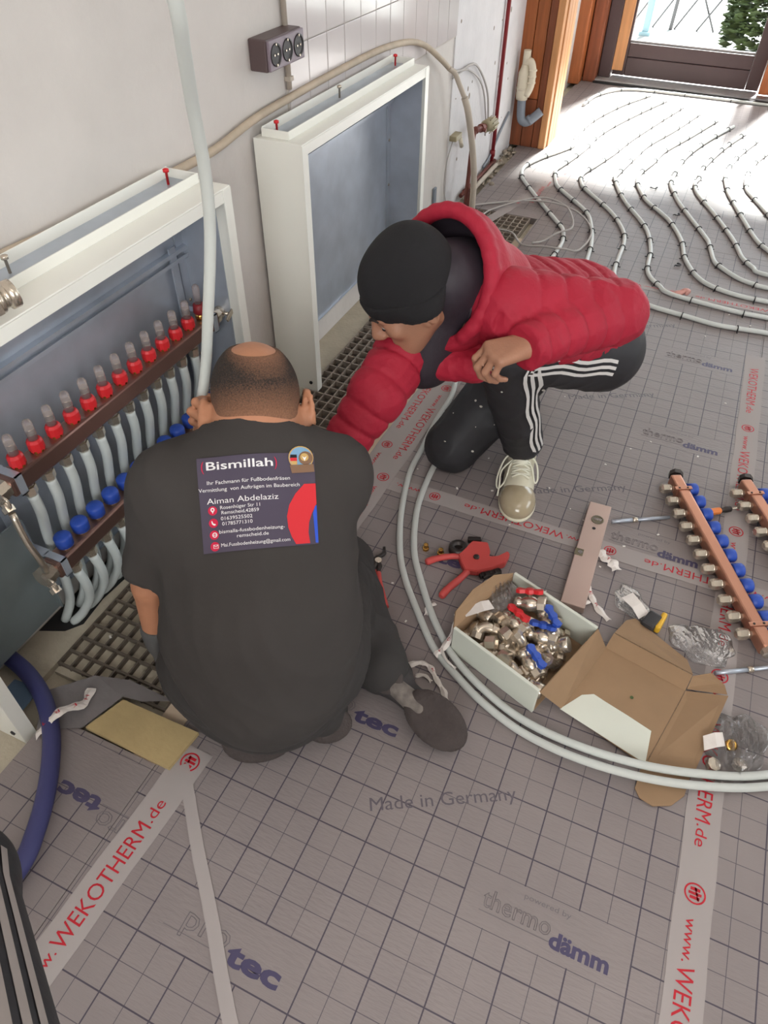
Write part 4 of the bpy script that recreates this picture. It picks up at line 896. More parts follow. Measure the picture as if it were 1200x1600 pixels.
spots = [(-0.175, 1.082, 0.03), (-0.198, 0.988, 0.045), (-0.172, 1.005, 0.058), (-0.150, 0.972, 0.050), (-0.190, 1.040, 0.052), (-0.150, 1.040, 0.060), (-0.128, 1.000, 0.060), (-0.092, 1.000, 0.062), (-0.085, 1.060, 0.035), (-0.030, 1.020, 0.035), (-0.010, 0.985, 0.035), (-0.018, 1.055, 0.035), (-0.005, 1.025, 0.060), (-0.028, 0.975, 0.030), (-0.110, 0.950, 0.045), (-0.085, 0.935, 0.040), (-0.058, 0.915, 0.035), (-0.030, 0.908, 0.040), (-0.135, 0.955, 0.030), (-0.165, 0.965, 0.030), (-0.180, 1.115, 0.030), (-0.205, 1.015, 0.025), (-0.120, 1.070, 0.025), (-0.075, 0.980, 0.030), (-0.100, 1.025, 0.025), (-0.050, 1.000, 0.030), (-0.145, 1.005, 0.028), (-0.060, 0.945, 0.022), (-0.110, 0.985, 0.022), (-0.155, 1.06, 0.028), (-0.02, 1.08, 0.025), (-0.03, 0.94, 0.025)]
kinds = [('screw_fitting', FA, 'stepped nickel screw fitting'), ('reducer_fitting', FB, 'smooth round nickel reducer'), ('union_nut_fitting', FC, 'short nickel union nut'), ('elbow_fitting', FD, 'bent nickel elbow')]
used_labels = set()
for i, c in enumerate(spots):
    rel = Vector(c)-O; fa, fb = rel.dot(u)/BW, rel.dot(nn)/BD
    za = 'left' if fa < 0.36 else ('right' if fa > 0.68 else 'middle'); zb = 'front wall' if fb < 0.30 else ('far wall' if fb > 0.62 else 'centre line')
    hgt = 'on top' if c[2] > 0.042 else 'low down'
    for tr_ in range(4):
        nm, me, lb = kinds[((0, 1, 3, 2, 1, 0, 2, 3)[i % 8]+tr_) % 4]
        full = '%s %s in the box, %s by its %s' % (lb, hgt, {'left': 'left end', 'right': 'lid end', 'middle': 'mid-length'}[za], zb)
        if full not in used_labels: break
    if full in used_labels: continue
    used_labels.add(full)
    ax = Vector((rng.normal(), rng.normal(), rng.normal()*0.5)).normalized()
    zc = max(c[2], 0.006+0.019+0.012*abs(ax.z))
    o = link(nm, me); place(o, (c[0], c[1], zc), ax, rng.uniform(0, 6.28)); tag(o, full, 'fitting', nm.replace('_', ' ')+'s in the white box')
m = MB(); N_ = 9
def film_blob(name, label, cx, cy, rx, ry, hz, seed, mt='film_clear', z0=0.001, ang=0.0, parent=None, nu=44, nv=24):
    """crumpled clear bag: closed lumpy pillow with sharp folds."""
    r_ = np.random.default_rng(seed); ph = r_.uniform(0, 6.28, (7,)); fr = r_.uniform(2, 8, (7, 2)); vs = []; fs = []
    for s_ in (1, 0):
        for i in range(nv+1):
            for j in range(nu):
                q = i/nv; a = 2*math.pi*j/nu; rr = q*(1+0.10*math.sin(3*a+ph[0])+0.07*math.sin(7*a+ph[1]))
                x, y = rr*rx*math.cos(a), rr*ry*math.sin(a)
                f_ = sum(abs(math.sin(fr[k, 0]*x/rx*2+fr[k, 1]*y/ry*2+ph[k])) for k in range(5))/5
                z = (1-q**3)*hz*(0.10+1.15*f_**1.3)*s_ + (0.0015*s_ if i == nv else 0)
                ca, sa = math.cos(ang), math.sin(ang)
                vs.append((cx+x*ca-y*sa, cy+x*sa+y*ca, z0+z))
    M_ = (nv+1)*nu
    for s_ in (0, 1):
        for i in range(nv):
            for j in range(nu):
                j2 = (j+1) % nu; q = (s_*M_+i*nu+j, s_*M_+(i+1)*nu+j, s_*M_+(i+1)*nu+j2, s_*M_+i*nu+j2)
                fs.append(q if s_ == 0 else q[::-1])
    for j in range(nu):
        j2 = (j+1) % nu; fs.append((nv*nu+j, M_+nv*nu+j, M_+nv*nu+j2, nv*nu+j2))
    mb = MB(); mb.add(vs, fs, False); return mb.build(name, mt, parent)
clear_sheet('film_clear', (250, 249, 249), 0.34, 0.12, 0.16, (200, 194, 192))
o = film_blob('clear_bag', '', -0.178, 1.105, 0.045, 0.055, 0.03, 21, z0=0.062); tag(o, 'crumpled clear bag inside the left end of the white box', 'bag')
sheet('paper_tag', [[(-0.235, 1.010, 0.082), (-0.222, 0.992, 0.086)], [(-0.205, 1.045, 0.090), (-0.188, 1.020, 0.093)], [(-0.190, 1.060, 0.086), (-0.170, 1.040, 0.088)]], 'paper_white', 'white paper tag sticking out over the left end of the box', 'tag')

# ================================================================== tools
mat('alu', (186, 162, 152), 0.35, metal=0.35, var=0.04)
mat('vial', (110, 102, 84), 0.1)
lv = thing('spirit_level', 'pale aluminium spirit level lying on the floor behind the box', 'spirit level', (-0.012, 1.38, 0.0))
Rl = Matrix.Rotation(0.03, 3, 'Z')
m = MB(); m.box((-0.014, 1.375, 0.0115), (0.060, 0.385, 0.022), Rl, 0.002); body = m.build('body', 'alu', lv)
m = MB(); m.lathe([(0.017, 0), (0.017, 0.0012), (0.013, 0.0012), (0.013, 0.0004)], (-0.015, 1.500, 0.0226), (0, 0, 1), 18); w_ = m.build('vial_window', 'vial', lv)
m = MB(); m.tube([(-0.026, 1.500, 0.0235), (-0.004, 1.502, 0.0235)], 0.004, 8); m.build('vial_tube', 'sight_plastic', w_)
m = MB(); m.lathe([(0.005, 0), (0.005, 0.0006)], (-0.017, 1.464, 0.0226), (0, 0, 1), 10); m.build('hang_hole', 'socket_hole', lv)
m = MB(); m.box((-0.034, 1.362, 0.0232), (0.022, 0.024, 0.002), Rl, 0.0006); w_ = m.build('vial_window', 'vial', lv)
m = MB(); m.lathe([(0.006, 0), (0.006, 0.001)], (-0.031, 1.362, 0.0242), (0, 0, 1), 10); m.build('vial_tube', 'sight_plastic', w_)
mat('red_tool', (192, 74, 70), 0.5)
mat('dark_metal', (66, 60, 58), 0.4, metal=0.6)
pc = thing('pipe_cutter', 'red plastic pipe cutter with two handles lying on the foil by the box', 'pipe cutter', (-0.27, 1.2, 0.0))
def flat(pts, th, z, mt, name, parent):
    mb = MB(); bm = bmesh.new(); vs = [bm.verts.new((p[0], p[1], 0)) for p in pts]; f = bm.faces.new(vs)
    if f.normal.z < 0: f.normal_flip()
    bm.normal_update(); r_ = bmesh.ops.extrude_face_region(bm, geom=[f]); bmesh.ops.translate(bm, verts=[g for g in r_['geom'] if isinstance(g, bmesh.types.BMVert)], vec=(0, 0, th))
    bmesh.ops.recalc_face_normals(bm, faces=bm.faces[:]); bmesh.ops.bevel(bm, geom=[e for e in bm.edges], offset=min(0.0022, th*0.3), segments=2, affect='EDGES')
    mb.add([tuple(v.co+Vector((0, 0, z))) for v in bm.verts], [tuple(v.index for v in q.verts) for q in (bm.verts.index_update() or bm.faces)]); bm.free()
    return mb.build(name, mt, parent)
flat([(-0.318, 1.222), (-0.300, 1.285), (-0.262, 1.296), (-0.246, 1.268), (-0.243, 1.250), (-0.222, 1.262), (-0.205, 1.288), (-0.196, 1.280), (-0.198, 1.245), (-0.225, 1.212), (-0.255, 1.188), (-0.285, 1.180), (-0.302, 1.200)], 0.020, 0.003, 'red_tool', 'cutter_head', pc)
m = MB(); m.tube(smooth_path([(-0.300, 1.232, 0.012), (-0.340, 1.214, 0.012), (-0.370, 1.192, 0.011), (-0.388, 1.172, 0.010)], 5), [0.008]*6+[0.0085]*5+[0.0095]*4+[0.007], 10); m.build('handle', 'red_tool', pc)
m = MB(); m.tube(smooth_path([(-0.278, 1.190, 0.012), (-0.290, 1.150, 0.012), (-0.305, 1.112, 0.011), (-0.312, 1.082, 0.010)], 5), [0.009]*6+[0.0095]*5+[0.010]*4+[0.007], 10); m.build('handle', 'red_tool', pc)
m = MB(); m.lathe([(0.008, 0), (0.008, 0.003), (0.004, 0.004)], (-0.272, 1.232, 0.0228), (0, 0, 1), 12); m.build('pivot_screw', 'dark_metal', pc)
m = MB(); m.box((-0.222, 1.206, 0.010), (0.052, 0.018, 0.010), Matrix.Rotation(0.75, 3, 'Z'), 0.002)
for k in range(5): m.box((-0.244+k*0.010, 1.186+k*0.0093, 0.010), (0.005, 0.010, 0.012), Matrix.Rotation(0.75, 3, 'Z'), 0.001)
m.build('ratchet_blade', 'dark_metal', pc)
t = thing('hose_clamp', 'dark round metal fitting lying against the red pipe cutter', 'fitting', (-0.325, 1.262, 0.0))
m = MB(); m.lathe([(0.024, 0.0005), (0.026, 0.004), (0.026, 0.018), (0.022, 0.022), (0.012, 0.022), (0.012, 0.012)], (-0.328, 1.252, 0), (0, 0, 1), 14); m.build('ring', 'dark_metal', t)
m = MB(); m.box((-0.300, 1.302, 0.008), (0.036, 0.014, 0.014), Matrix.Rotation(0.4, 3, 'Z'), 0.003); m.build('lug', 'dark_metal', t)
for (x, y, lb) in ((-0.408, 1.222, 'small brass nipple standing on the foil nearest the frosted pipes'), (-0.366, 1.222, 'small brass nipple beside the red pipe cutter handle')):
    m = MB(); m.lathe([(0.009, 0.0004), (0.009, 0.008), (0.0065, 0.009), (0.0065, 0.020), (0.004, 0.021)], (x, y, 0), (0, 0, 1), 6 if x < -0.4 else 12, False); tag(m.build('brass_nipple', 'brass'), lb, 'fitting')
pl = thing('water_pump_pliers', 'water pump pliers with red handles lying beside the kneeling man', 'pliers', (-0.49, 1.09, 0.0))
m = MB(); m.tube(smooth_path([(-0.545, 1.150, 0.009), (-0.534, 1.135, 0.009), (-0.515, 1.125, 0.010), (-0.494, 1.112, 0.010), (-0.486, 1.085, 0.010)], 5), [0.004]*4+[0.006]*6+[0.008]*7+[0.006]*4, 8); m.build('jaw', 'dark_metal', pl)
m = MB(); m.tube(smooth_path([(-0.508, 1.176, 0.009), (-0.500, 1.155, 0.009), (-0.507, 1.135, 0.010), (-0.505, 1.110, 0.010), (-0.497, 1.088, 0.010)], 5), [0.004]*4+[0.006]*6+[0.009]*7+[0.006]*4, 8); m.build('jaw', 'dark_metal', pl)
m = MB(); m.lathe([(0.009, 0), (0.009, 0.0045)], (-0.500, 1.120, 0.0165), (0, 0, 1), 12); m.build('pivot', 'nickel', pl)
m = MB(); m.tube(smooth_path([(-0.486, 1.088, 0.010), (-0.468, 1.058, 0.010), (-0.442, 1.022, 0.009), (-0.423, 0.996, 0.009)], 5), 0.0075, 8); m.build('handle_grip', 'red_tool', pl)
m = MB(); m.tube(smooth_path([(-0.497, 1.090, 0.010), (-0.488, 1.058, 0.010), (-0.472, 1.030, 0.009), (-0.452, 1.006, 0.009)], 5), 0.0075, 8); m.build('handle_grip', 'red_tool', pl)

# ---- loose manifold bars on the right
mat('copper_bar', (190, 138, 116), 0.28, metal=0.75, var=0.05)
def loose_bar(label, start, direction, n_, z):
    t = thing('manifold_bar', label, 'manifold', (start[0], start[1], 0.0), 'loose manifold bars')
    d = Vector((*direction, 0)).normalized(); s_ = Vector((d.y, -d.x, 0)); t.rotation_euler = (0, 0, math.atan2(d.y, d.x)-math.pi/2)
    L = n_*0.0505+0.03; m = MB(); m.bb(-0.016, 0.016, -0.005, L, z-0.018, z+0.018, 0.005); bar_ = m.build('bar', 'copper_bar', t, local=True)
    m = MB(); m.lathe([(0.013, 0), (0.013, 0.010), (0.020, 0.010), (0.020, 0.026), (0.014, 0.028)], (-0.006, -0.004, z-0.002), (-0.35, -0.9, 0), 8, False); m.build('end_plug', 'dark_metal', t, local=True)
    m = MB(); m.lathe([(0.017, 0), (0.017, 0.012), (0.012, 0.013)], (0, L, z), (0, 1, 0), 8, False); m.build('end_union', 'nickel', t, local=True)
    for yy in (0.055, L-0.06):
        m = MB(); m.bb(-0.024, 0.024, yy-0.006, yy+0.006, z+0.0182, z+0.021, 0.001); m.bb(0.0162, 0.019, yy-0.006, yy+0.006, z-0.018, z+0.0182); m.bb(-0.019, -0.0162, yy-0.006, yy+0.006, z-0.018, z+0.0182); q = m.build('clamp', 'red_paint' if False else 'copper_bar', t, local=True)
        for xx in (-0.012, 0.012):
            m = MB(); m.lathe([(0.0035, 0), (0.0025, 0.0015)], (xx, yy, z+0.021), (0, 0, 1), 8); m.build('screw', 'dark_metal', q, local=True)
    for k in range(n_):
        y = 0.03+k*0.0505
        o = link('outlet_nut', OUTLET, t, (0.0162, y, z-0.004)); o.rotation_euler = (0, math.pi/2, 0)
        m_ = link('valve_collar', COLLAR, t, (-0.0162, y+0.01, z-0.004)); m_.rotation_euler = (0, -math.pi/2, 0)
        o = link('valve_cap', CAP, t, (-0.0162, y+0.01, z-0.004)); o.rotation_euler = (0, -math.pi/2, 0)
    return t
loose_bar('copper-coloured manifold bar with blue caps lying on the foil, the left one of two', (0.153, 1.748), (0.478, -0.878), 11, 0.030)
loose_bar('copper-coloured manifold bar with blue caps cut off by the right picture edge', (0.340, 1.812), (0.478, -0.878), 11, 0.030)
def rod(label, a, b_, r=0.0055):
    t = thing('clear_rod', label, 'rod', ((a[0]+b_[0])/2, (a[1]+b_[1])/2, 0.0)); A = Vector((*a, r+0.0008)); Bv = Vector((*b_, r+0.0008)); d = Bv-A
    m = MB(); m.tube([A, A+d*0.36], r, 8); m.build('tip', 'zinc', t)
    m = MB(); m.tube([A+d*0.40, Bv], r*0.9, 8); m.build('shaft', 'zinc', t)
    m = MB(); m.lathe([(r*1.05, 0), (r*1.35, 0.002), (r*1.35, 0.012), (r*1.05, 0.014)], tuple(A+d*0.36), tuple(d), 10); m.build('collar', 'nickel', t)
rod('slim silver rod with collar lying between the spirit level and the manifold bar', (0.022, 1.528), (0.165, 1.612))
rod('slim silver rod lying beside the clear bag at the right edge', (0.335, 1.138), (0.52, 1.250))
t = thing('screwdriver', 'small screwdriver with orange handle lying between the two manifold bars', 'screwdriver', (0.30, 1.69, 0))
m = MB(); m.lathe([(0.007, 0), (0.010, 0.003), (0.010, 0.032), (0.008, 0.036)], (0.262, 1.672, 0.012), (0.80, 0.60, 0), 8, False); m.build('handle', mat('orange_plastic', (226, 128, 62), 0.4), t)
m = MB(); m.lathe([(0.008, 0.036), (0.006, 0.045), (0.009, 0.05), (0.009, 0.066), (0.006, 0.07)], (0.262, 1.672, 0.012), (0.80, 0.60, 0), 10); m.build('ferrule', 'dark_metal', t)
m = MB(); m.lathe([(0.004, 0.07), (0.004, 0.095), (0.006, 0.096), (0.006, 0.105)], (0.262, 1.672, 0.012), (0.80, 0.60, 0), 8); m.build('shank', 'nickel', t)
t = thing('tape_measure', 'black and yellow tape measure lying behind the box lid', 'tape measure', (0.185, 1.222, 0))
m = MB(); m.box((0.176, 1.218, 0.0135), (0.034, 0.05, 0.026), Matrix.Rotation(-0.35, 3, 'Z'), 0.006); m.build('case', 'clip_black', t)
m = MB(); m.box((0.198, 1.226, 0.0125), (0.014, 0.056, 0.024), Matrix.Rotation(-0.20, 3, 'Z'), 0.005); m.build('yellow_side', mat('yellow_plastic', (214, 168, 48), 0.4), t)
bg = thing('parts_bag', 'small clear bag with white paper label lying behind the box lid', 'bag', (0.125, 1.262, 0.0))
film_blob('film', '', 0.125, 1.268, 0.036, 0.058, 0.014, 5, ang=0.75, parent=bg)
sheet('paper_label', [[(0.098, 1.262, 0.014), (0.120, 1.288, 0.016)], [(0.126, 1.238, 0.018), (0.146, 1.262, 0.018)], [(0.148, 1.215, 0.012), (0.168, 1.242, 0.012)]], 'paper_white', None, None, parent=bg)
o = film_blob('clear_bag', '', 0.300, 1.212, 0.075, 0.056, 0.038, 9, ang=0.05); tag(o, 'large empty crumpled clear bag lying between the box lid and the manifold bar', 'bag')
bg = thing('fittings_bag', 'clear bag holding brass fittings and white label at the lid corner', 'bag', (0.385, 0.965, 0.0))
film_blob('film', '', 0.392, 0.968, 0.062, 0.095, 0.036, 14, ang=-0.25, parent=bg)
sheet('paper_label', [[(0.322, 0.948, 0.030), (0.328, 0.915, 0.030)], [(0.342, 0.962, 0.036), (0.350, 0.930, 0.036)], [(0.358, 0.972, 0.032), (0.366, 0.942, 0.032)]], 'paper_white', None, None, parent=bg)
m = MB(); m.lathe([(0.012, 0), (0.012, 0.008), (0.008, 0.009), (0.005, 0.009), (0.005, 0.002)], (0.378, 0.955, 0.022), (0.1, -0.4, 0.9), 12); m.build('brass_union', 'brass', bg)
m = MB(); m.lathe([(0.014, 0), (0.014, 0.012), (0.009, 0.013)], (0.402, 0.925, 0.004), (0.1, 0.2, 0.97), 8, False); m.build('nickel_nut', 'nickel', bg)
m = MB(); m.lathe([(0.014, 0), (0.014, 0.012), (0.009, 0.013)], (0.352, 0.905, 0.004), (0.2, -0.1, 0.97), 8, False); m.build('nickel_nut', 'nickel', bg)
# ================================================================== people: smooth implicit surfaces turned into meshes
class Sdf:
    def __init__(s): s.p = []
    def cone(s, a, b_, r1, r2, k=0.02, q=None): s.p.append(('c', np.array(a, float), np.array(b_, float), r1, r2, k, q)); return s
    def chain(s, pts, rs, k=0.02, q=None):
        for i in range(len(pts)-1): s.cone(pts[i], pts[i+1], rs[i], rs[i+1], k, q)
        return s
    def ell(s, c, r, R=None, k=0.02):
        R = np.eye(3) if R is None else np.array(R, float); s.p.append(('e', np.array(c, float), np.array(r, float), R, k)); return s
    def rbox(s, c, half, R, rad, k=0.01): s.p.append(('b', np.array(c, float), np.array(half, float), np.array(R, float), rad, k)); return s
    def sub(s, c, r, R=None, k=0.01):
        R = np.eye(3) if R is None else np.array(R, float); s.p.append(('s', np.array(c, float), np.array(r, float), R, k)); return s
    def cut(s, c, n, rad): n = np.array(n, float); s.p.append(('k', np.array(c, float), n/np.linalg.norm(n), rad)); return s
    @staticmethod
    def _ell(P, c, r, R):
        q = (P-c)@R; k0 = np.sqrt(((q/r)**2).sum(-1)); k1 = np.sqrt(((q/(r*r))**2).sum(-1)); return k0*(k0-1)/np.maximum(k1, 1e-6)
    def _d(s, pr, P):
        if pr[0] == 'c':
            _, a, b_, r1, r2, k, q = pr; ab = b_-a; L2 = ab@ab; t = np.clip(((P-a)@ab)/max(L2, 1e-9), 0, 1)
            d = np.sqrt(((P-a-t[..., None]*ab)**2).sum(-1))-(r1+(r2-r1)*t)
            if q: d = d + q[0]*(1-np.abs(np.sin(math.pi*(t*math.sqrt(L2)/q[1]+q[2]))))**3
            return d
        if pr[0] in 'es': return s._ell(P, pr[1], pr[2], pr[3])
        if pr[0] == 'b':
            _, c, h, R, rad, k = pr; q = np.abs((P-c)@R)-(h-rad); return np.sqrt((np.maximum(q, 0)**2).sum(-1))+np.minimum(q.max(-1), 0)-rad
    def bounds(s):
        lo, hi = np.full(3, 9.0), np.full(3, -9.0)
        for pr in s.p:
            if pr[0] == 'c': r = max(pr[3], pr[4]); l, h = np.minimum(pr[1], pr[2])-r, np.maximum(pr[1], pr[2])+r
            elif pr[0] == 'e': r = pr[2].max(); l, h = pr[1]-r, pr[1]+r
            elif pr[0] == 'b': r = np.linalg.norm(pr[2]); l, h = pr[1]-r, pr[1]+r
            else: continue
            lo, hi = np.minimum(lo, l), np.maximum(hi, h)
        return lo, hi
    def grid(s, h, pad=0.03):
        lo, hi = s.bounds(); lo = lo-pad; n = np.ceil((hi+pad-lo)/h).astype(int)+1
        F = np.full(n, 0.2, np.float32); ax = [lo[i]+h*np.arange(n[i]) for i in range(3)]
        for pr in s.p:
            if pr[0] == 'c': r = max(pr[3], pr[4]); l, u_ = np.minimum(pr[1], pr[2])-r, np.maximum(pr[1], pr[2])+r; k = pr[5]
            elif pr[0] in 'es': r = pr[2].max(); l, u_ = pr[1]-r, pr[1]+r; k = pr[4]
            elif pr[0] == 'b': r = np.linalg.norm(pr[2]); l, u_ = pr[1]-r, pr[1]+r; k = pr[5]
            else: l, u_ = pr[1]-pr[3], pr[1]+pr[3]; k = 0
            m_ = k+3*h+0.012; i0 = np.maximum(np.floor((l-m_-lo)/h).astype(int), 0); i1 = np.minimum(np.ceil((u_+m_-lo)/h).astype(int)+1, n)
            if (i1 <= i0).any(): continue
            sl_ = tuple(slice(i0[j], i1[j]) for j in range(3))
            G = np.stack(np.meshgrid(*[ax[j][sl_[j]] for j in range(3)], indexing='ij'), -1)
            f = F[sl_]
            if pr[0] == 'k':
                d = (G-pr[1])@pr[2]; ball = np.sqrt(((G-pr[1])**2).sum(-1))-pr[3]
                F[sl_] = np.maximum(f, -np.maximum(-d, ball)); continue
            d = s._d(pr, G)
            if pr[0] == 's':
                d = -d; hh = np.maximum(k-np.abs(f-d), 0)/max(k, 1e-6); F[sl_] = np.maximum(f, d)+hh*hh*k*0.25; continue
            hh = np.maximum(k-np.abs(f-d), 0)/max(k, 1e-6); F[sl_] = np.minimum(f, d)-hh*hh*k*0.25
        s.F, s.lo, s.h = F, lo, h
        return s
    def mesh(s, h):
        s.grid(h); F, lo = s.F, s.lo; I = F < 0; n = np.array(F.shape)
        c = [np.s_[:-1], np.s_[1:]]; cnt = np.zeros(n-1, np.int8)
        for a in (0, 1):
            for b_ in (0, 1):
                for e in (0, 1): cnt += I[c[a], c[b_], c[e]]
        act = (cnt > 0) & (cnt < 8); idx = np.full(n-1, -1, np.int32); A = np.argwhere(act); idx[act] = np.arange(len(A))
        acc = np.zeros((len(A), 3)); num = np.zeros(len(A))
        for axis in range(3):
            o = [j for j in range(3) if j != axis]
            for a in (0, 1):
                for b_ in (0, 1):
                    p0 = A.copy(); p0[:, o[0]] += a; p0[:, o[1]] += b_; p1 = p0.copy(); p1[:, axis] += 1
                    f0 = F[p0[:, 0], p0[:, 1], p0[:, 2]]; f1 = F[p1[:, 0], p1[:, 1], p1[:, 2]]; m_ = (f0 < 0) != (f1 < 0)
                    t = np.where(m_, f0/np.where(m_, f0-f1, 1), 0); q = p0.astype(float); q[:, axis] += t; acc += q*m_[:, None]; num += m_
        V = acc/num[:, None]*s.h+lo; Q = []
        for axis in range(3):
            o = [(axis+1) % 3, (axis+2) % 3]
            sl0 = [np.s_[:]]*3; sl1 = [np.s_[:]]*3; sl0[axis] = np.s_[:-1]; sl1[axis] = np.s_[1:]
            X = I[tuple(sl0)] != I[tuple(sl1)]; E_ = np.argwhere(X); E_ = E_[(E_[:, o[0]] > 0) & (E_[:, o[1]] > 0) & (E_[:, o[0]] < n[o[0]]-1) & (E_[:, o[1]] < n[o[1]]-1)]
            qs = []
            for da, db in ((-1, -1), (0, -1), (0, 0), (-1, 0)):
                p = E_.copy(); p[:, o[0]] += da; p[:, o[1]] += db; qs.append(idx[p[:, 0], p[:, 1], p[:, 2]])
            q = np.stack(qs, 1); inside = I[E_[:, 0], E_[:, 1], E_[:, 2]]; q[~inside] = q[~inside][:, ::-1]; Q.append(q)
        return V, np.concatenate(Q)
    def sample(s, P):
        q = (np.asarray(P)-s.lo)/s.h; n = np.array(s.F.shape); i = np.clip(np.floor(q).astype(int), 0, n-2); f = np.clip(q-i, 0, 1); r = 0
        for a in (0, 1):
            for b_ in (0, 1):
                for e in (0, 1):
                    w_ = (f[:, 0] if a else 1-f[:, 0])*(f[:, 1] if b_ else 1-f[:, 1])*(f[:, 2] if e else 1-f[:, 2]); r = r+w_*s.F[i[:, 0]+a, i[:, 1]+b_, i[:, 2]+e]
        return r
    def march(s, P, D, maxd=0.5, off=0.0):
        """move points P along unit direction D until the surface (plus off)."""
        P = np.array(P, float); D = np.broadcast_to(np.array(D, float), P.shape); t = np.zeros(len(P))
        for _ in range(90):
            d = s.sample(P+D*t[:, None])-off; t = t+np.clip(d*0.7, -0.02, 0.03); t = np.clip(t, 0, maxd)
        return P+D*t[:, None]
    def normal(s, P, e=0.006):
        P = np.asarray(P, float); g = np.stack([s.sample(P+np.eye(3)[i]*e)-s.sample(P-np.eye(3)[i]*e) for i in range(3)], 1); return g/np.maximum(np.linalg.norm(g, axis=1)[:, None], 1e-6)
    def snap(s, P, off=0.0, it=25):
        P = np.array(P, float)
        for _ in range(it):
            d = s.sample(P)-off; P = P-s.normal(P)*d[:, None]*0.8
        return P
def surf(name, V, Q, mt, parent, off=(0, 0, 0)):
    me = bpy.data.meshes.new(name); V = np.asarray(V)-np.array(off)
    me.vertices.add(len(V)); me.vertices.foreach_set('co', V.ravel()); me.loops.add(Q.size); me.loops.foreach_set('vertex_index', Q.ravel().astype(np.int32))
    me.polygons.add(len(Q)); me.polygons.foreach_set('loop_start', np.arange(0, Q.size, 4, dtype=np.int32)); me.polygons.foreach_set('use_smooth', np.ones(len(Q), bool))
    me.update(calc_edges=True); me.validate(); me.materials.append(MATS[mt]); return link(name, me, parent)
def folds(SD, V, amp, freq, seed, axis=None, squash=0.35, keep=None):
    """cloth creases: ridged, direction-stretched waves pushed along the surface normal."""
    r_ = np.random.default_rng(seed); P = V-V.mean(0); ph = r_.uniform(0, 6.28, 12); D = r_.normal(size=(12, 3)); D /= np.linalg.norm(D, axis=1)[:, None]
    if axis is not None: a_ = np.array(axis, float)/np.linalg.norm(axis); D = D-(1-squash)*0*a_; D = D+np.outer(np.sign(D@a_)*1.1, a_); D /= np.linalg.norm(D, axis=1)[:, None]
    w_ = np.stack([np.sin(freq*0.35*(P@D[(i+5) % 12])+ph[i]) for i in range(3)], 1); f_ = 0
    for i in range(6):
        q = freq*(0.7+0.25*i)*(P@D[i])+1.6*w_[:, i % 3]+ph[i]; f_ = f_+(1-np.abs(np.sin(q)))**2*(0.5+0.5*w_[:, (i+1) % 3])/(1+0.35*i)
    m_ = np.ones(len(V)) if keep is None else np.clip((np.linalg.norm(V-np.array(keep[0]), axis=1)-keep[1])/keep[2], 0, 1)
    return V+SD.normal(V)*((f_-f_.mean())*amp*m_)[:, None]
def nrm(v): v = np.array(v, float); return v/np.linalg.norm(v)
def basis(f, u_):
    """columns: right, forward, up of a head or trunk looking along f."""
    f = nrm(f); u_ = np.array(u_, float); u_ = nrm(u_-f*(u_@f)); r = np.cross(f, u_); return np.stack([r, f, u_], 1)
def add_hand(S, wrist, d, pn, side, curl, spread=0.0, thumb=(0.6, 0.5), sc=1.0, k=0.004, tc=0.5):
    """wrist point, d = direction to the knuckles, pn = palm-side normal, side = thumb side unit vector; curl = per finger three bends (rad)."""
    d = nrm(d); pn = np.array(pn, float); pn = nrm(pn-d*(d@pn)); t = np.cross(d, pn); t = t if t@np.array(side, float) > 0 else -t
    wrist = np.array(wrist, float); w = [0.030, 0.010, -0.010, -0.029]; pl = [0.088, 0.092, 0.088, 0.080]; fl = [(0.040, 0.025, 0.021), (0.044, 0.028, 0.022), (0.041, 0.026, 0.021), (0.032, 0.020, 0.019)]; fr = [0.0088, 0.0090, 0.0086, 0.0076]
    for i in range(4):
        base = wrist+t*w[i]*0.55*sc; kn = wrist+d*pl[i]*sc+t*w[i]*sc-pn*0.004
        S.cone(base, kn, 0.0165*sc, 0.0125*sc, 0.012)
        ang = 0.0; p = kn; dd = d+t*spread*(1.5-i)*0.2; dd = dd/np.linalg.norm(dd); rr = fr[i]*sc
        for j in range(3):
            ang += curl[i][j]; v = dd*math.cos(ang)+pn*math.sin(ang); q = p+v*fl[i][j]*sc
            S.cone(p, q, rr*(1.06-0.06*j), rr*(0.99-0.07*j), k); p = q
    b0 = wrist+d*0.022*sc+t*0.022*sc+pn*0.006; v = nrm(t*thumb[0]+d*thumb[1]+pn*0.45); b1 = b0+v*0.045*sc
    v2 = nrm(v*math.cos(tc)+nrm(d*0.6+pn*0.8-t*0.3)*math.sin(tc)); b2 = b1+v2*0.034*sc; v3 = nrm(v2+pn*0.35-t*0.25); b3 = b2+v3*0.026*sc
    S.cone(b0, b1, 0.016*sc, 0.0115*sc, 0.012).cone(b1, b2, 0.0112*sc, 0.0100*sc, 0.006).cone(b2, b3, 0.0100*sc, 0.0080*sc, 0.005)
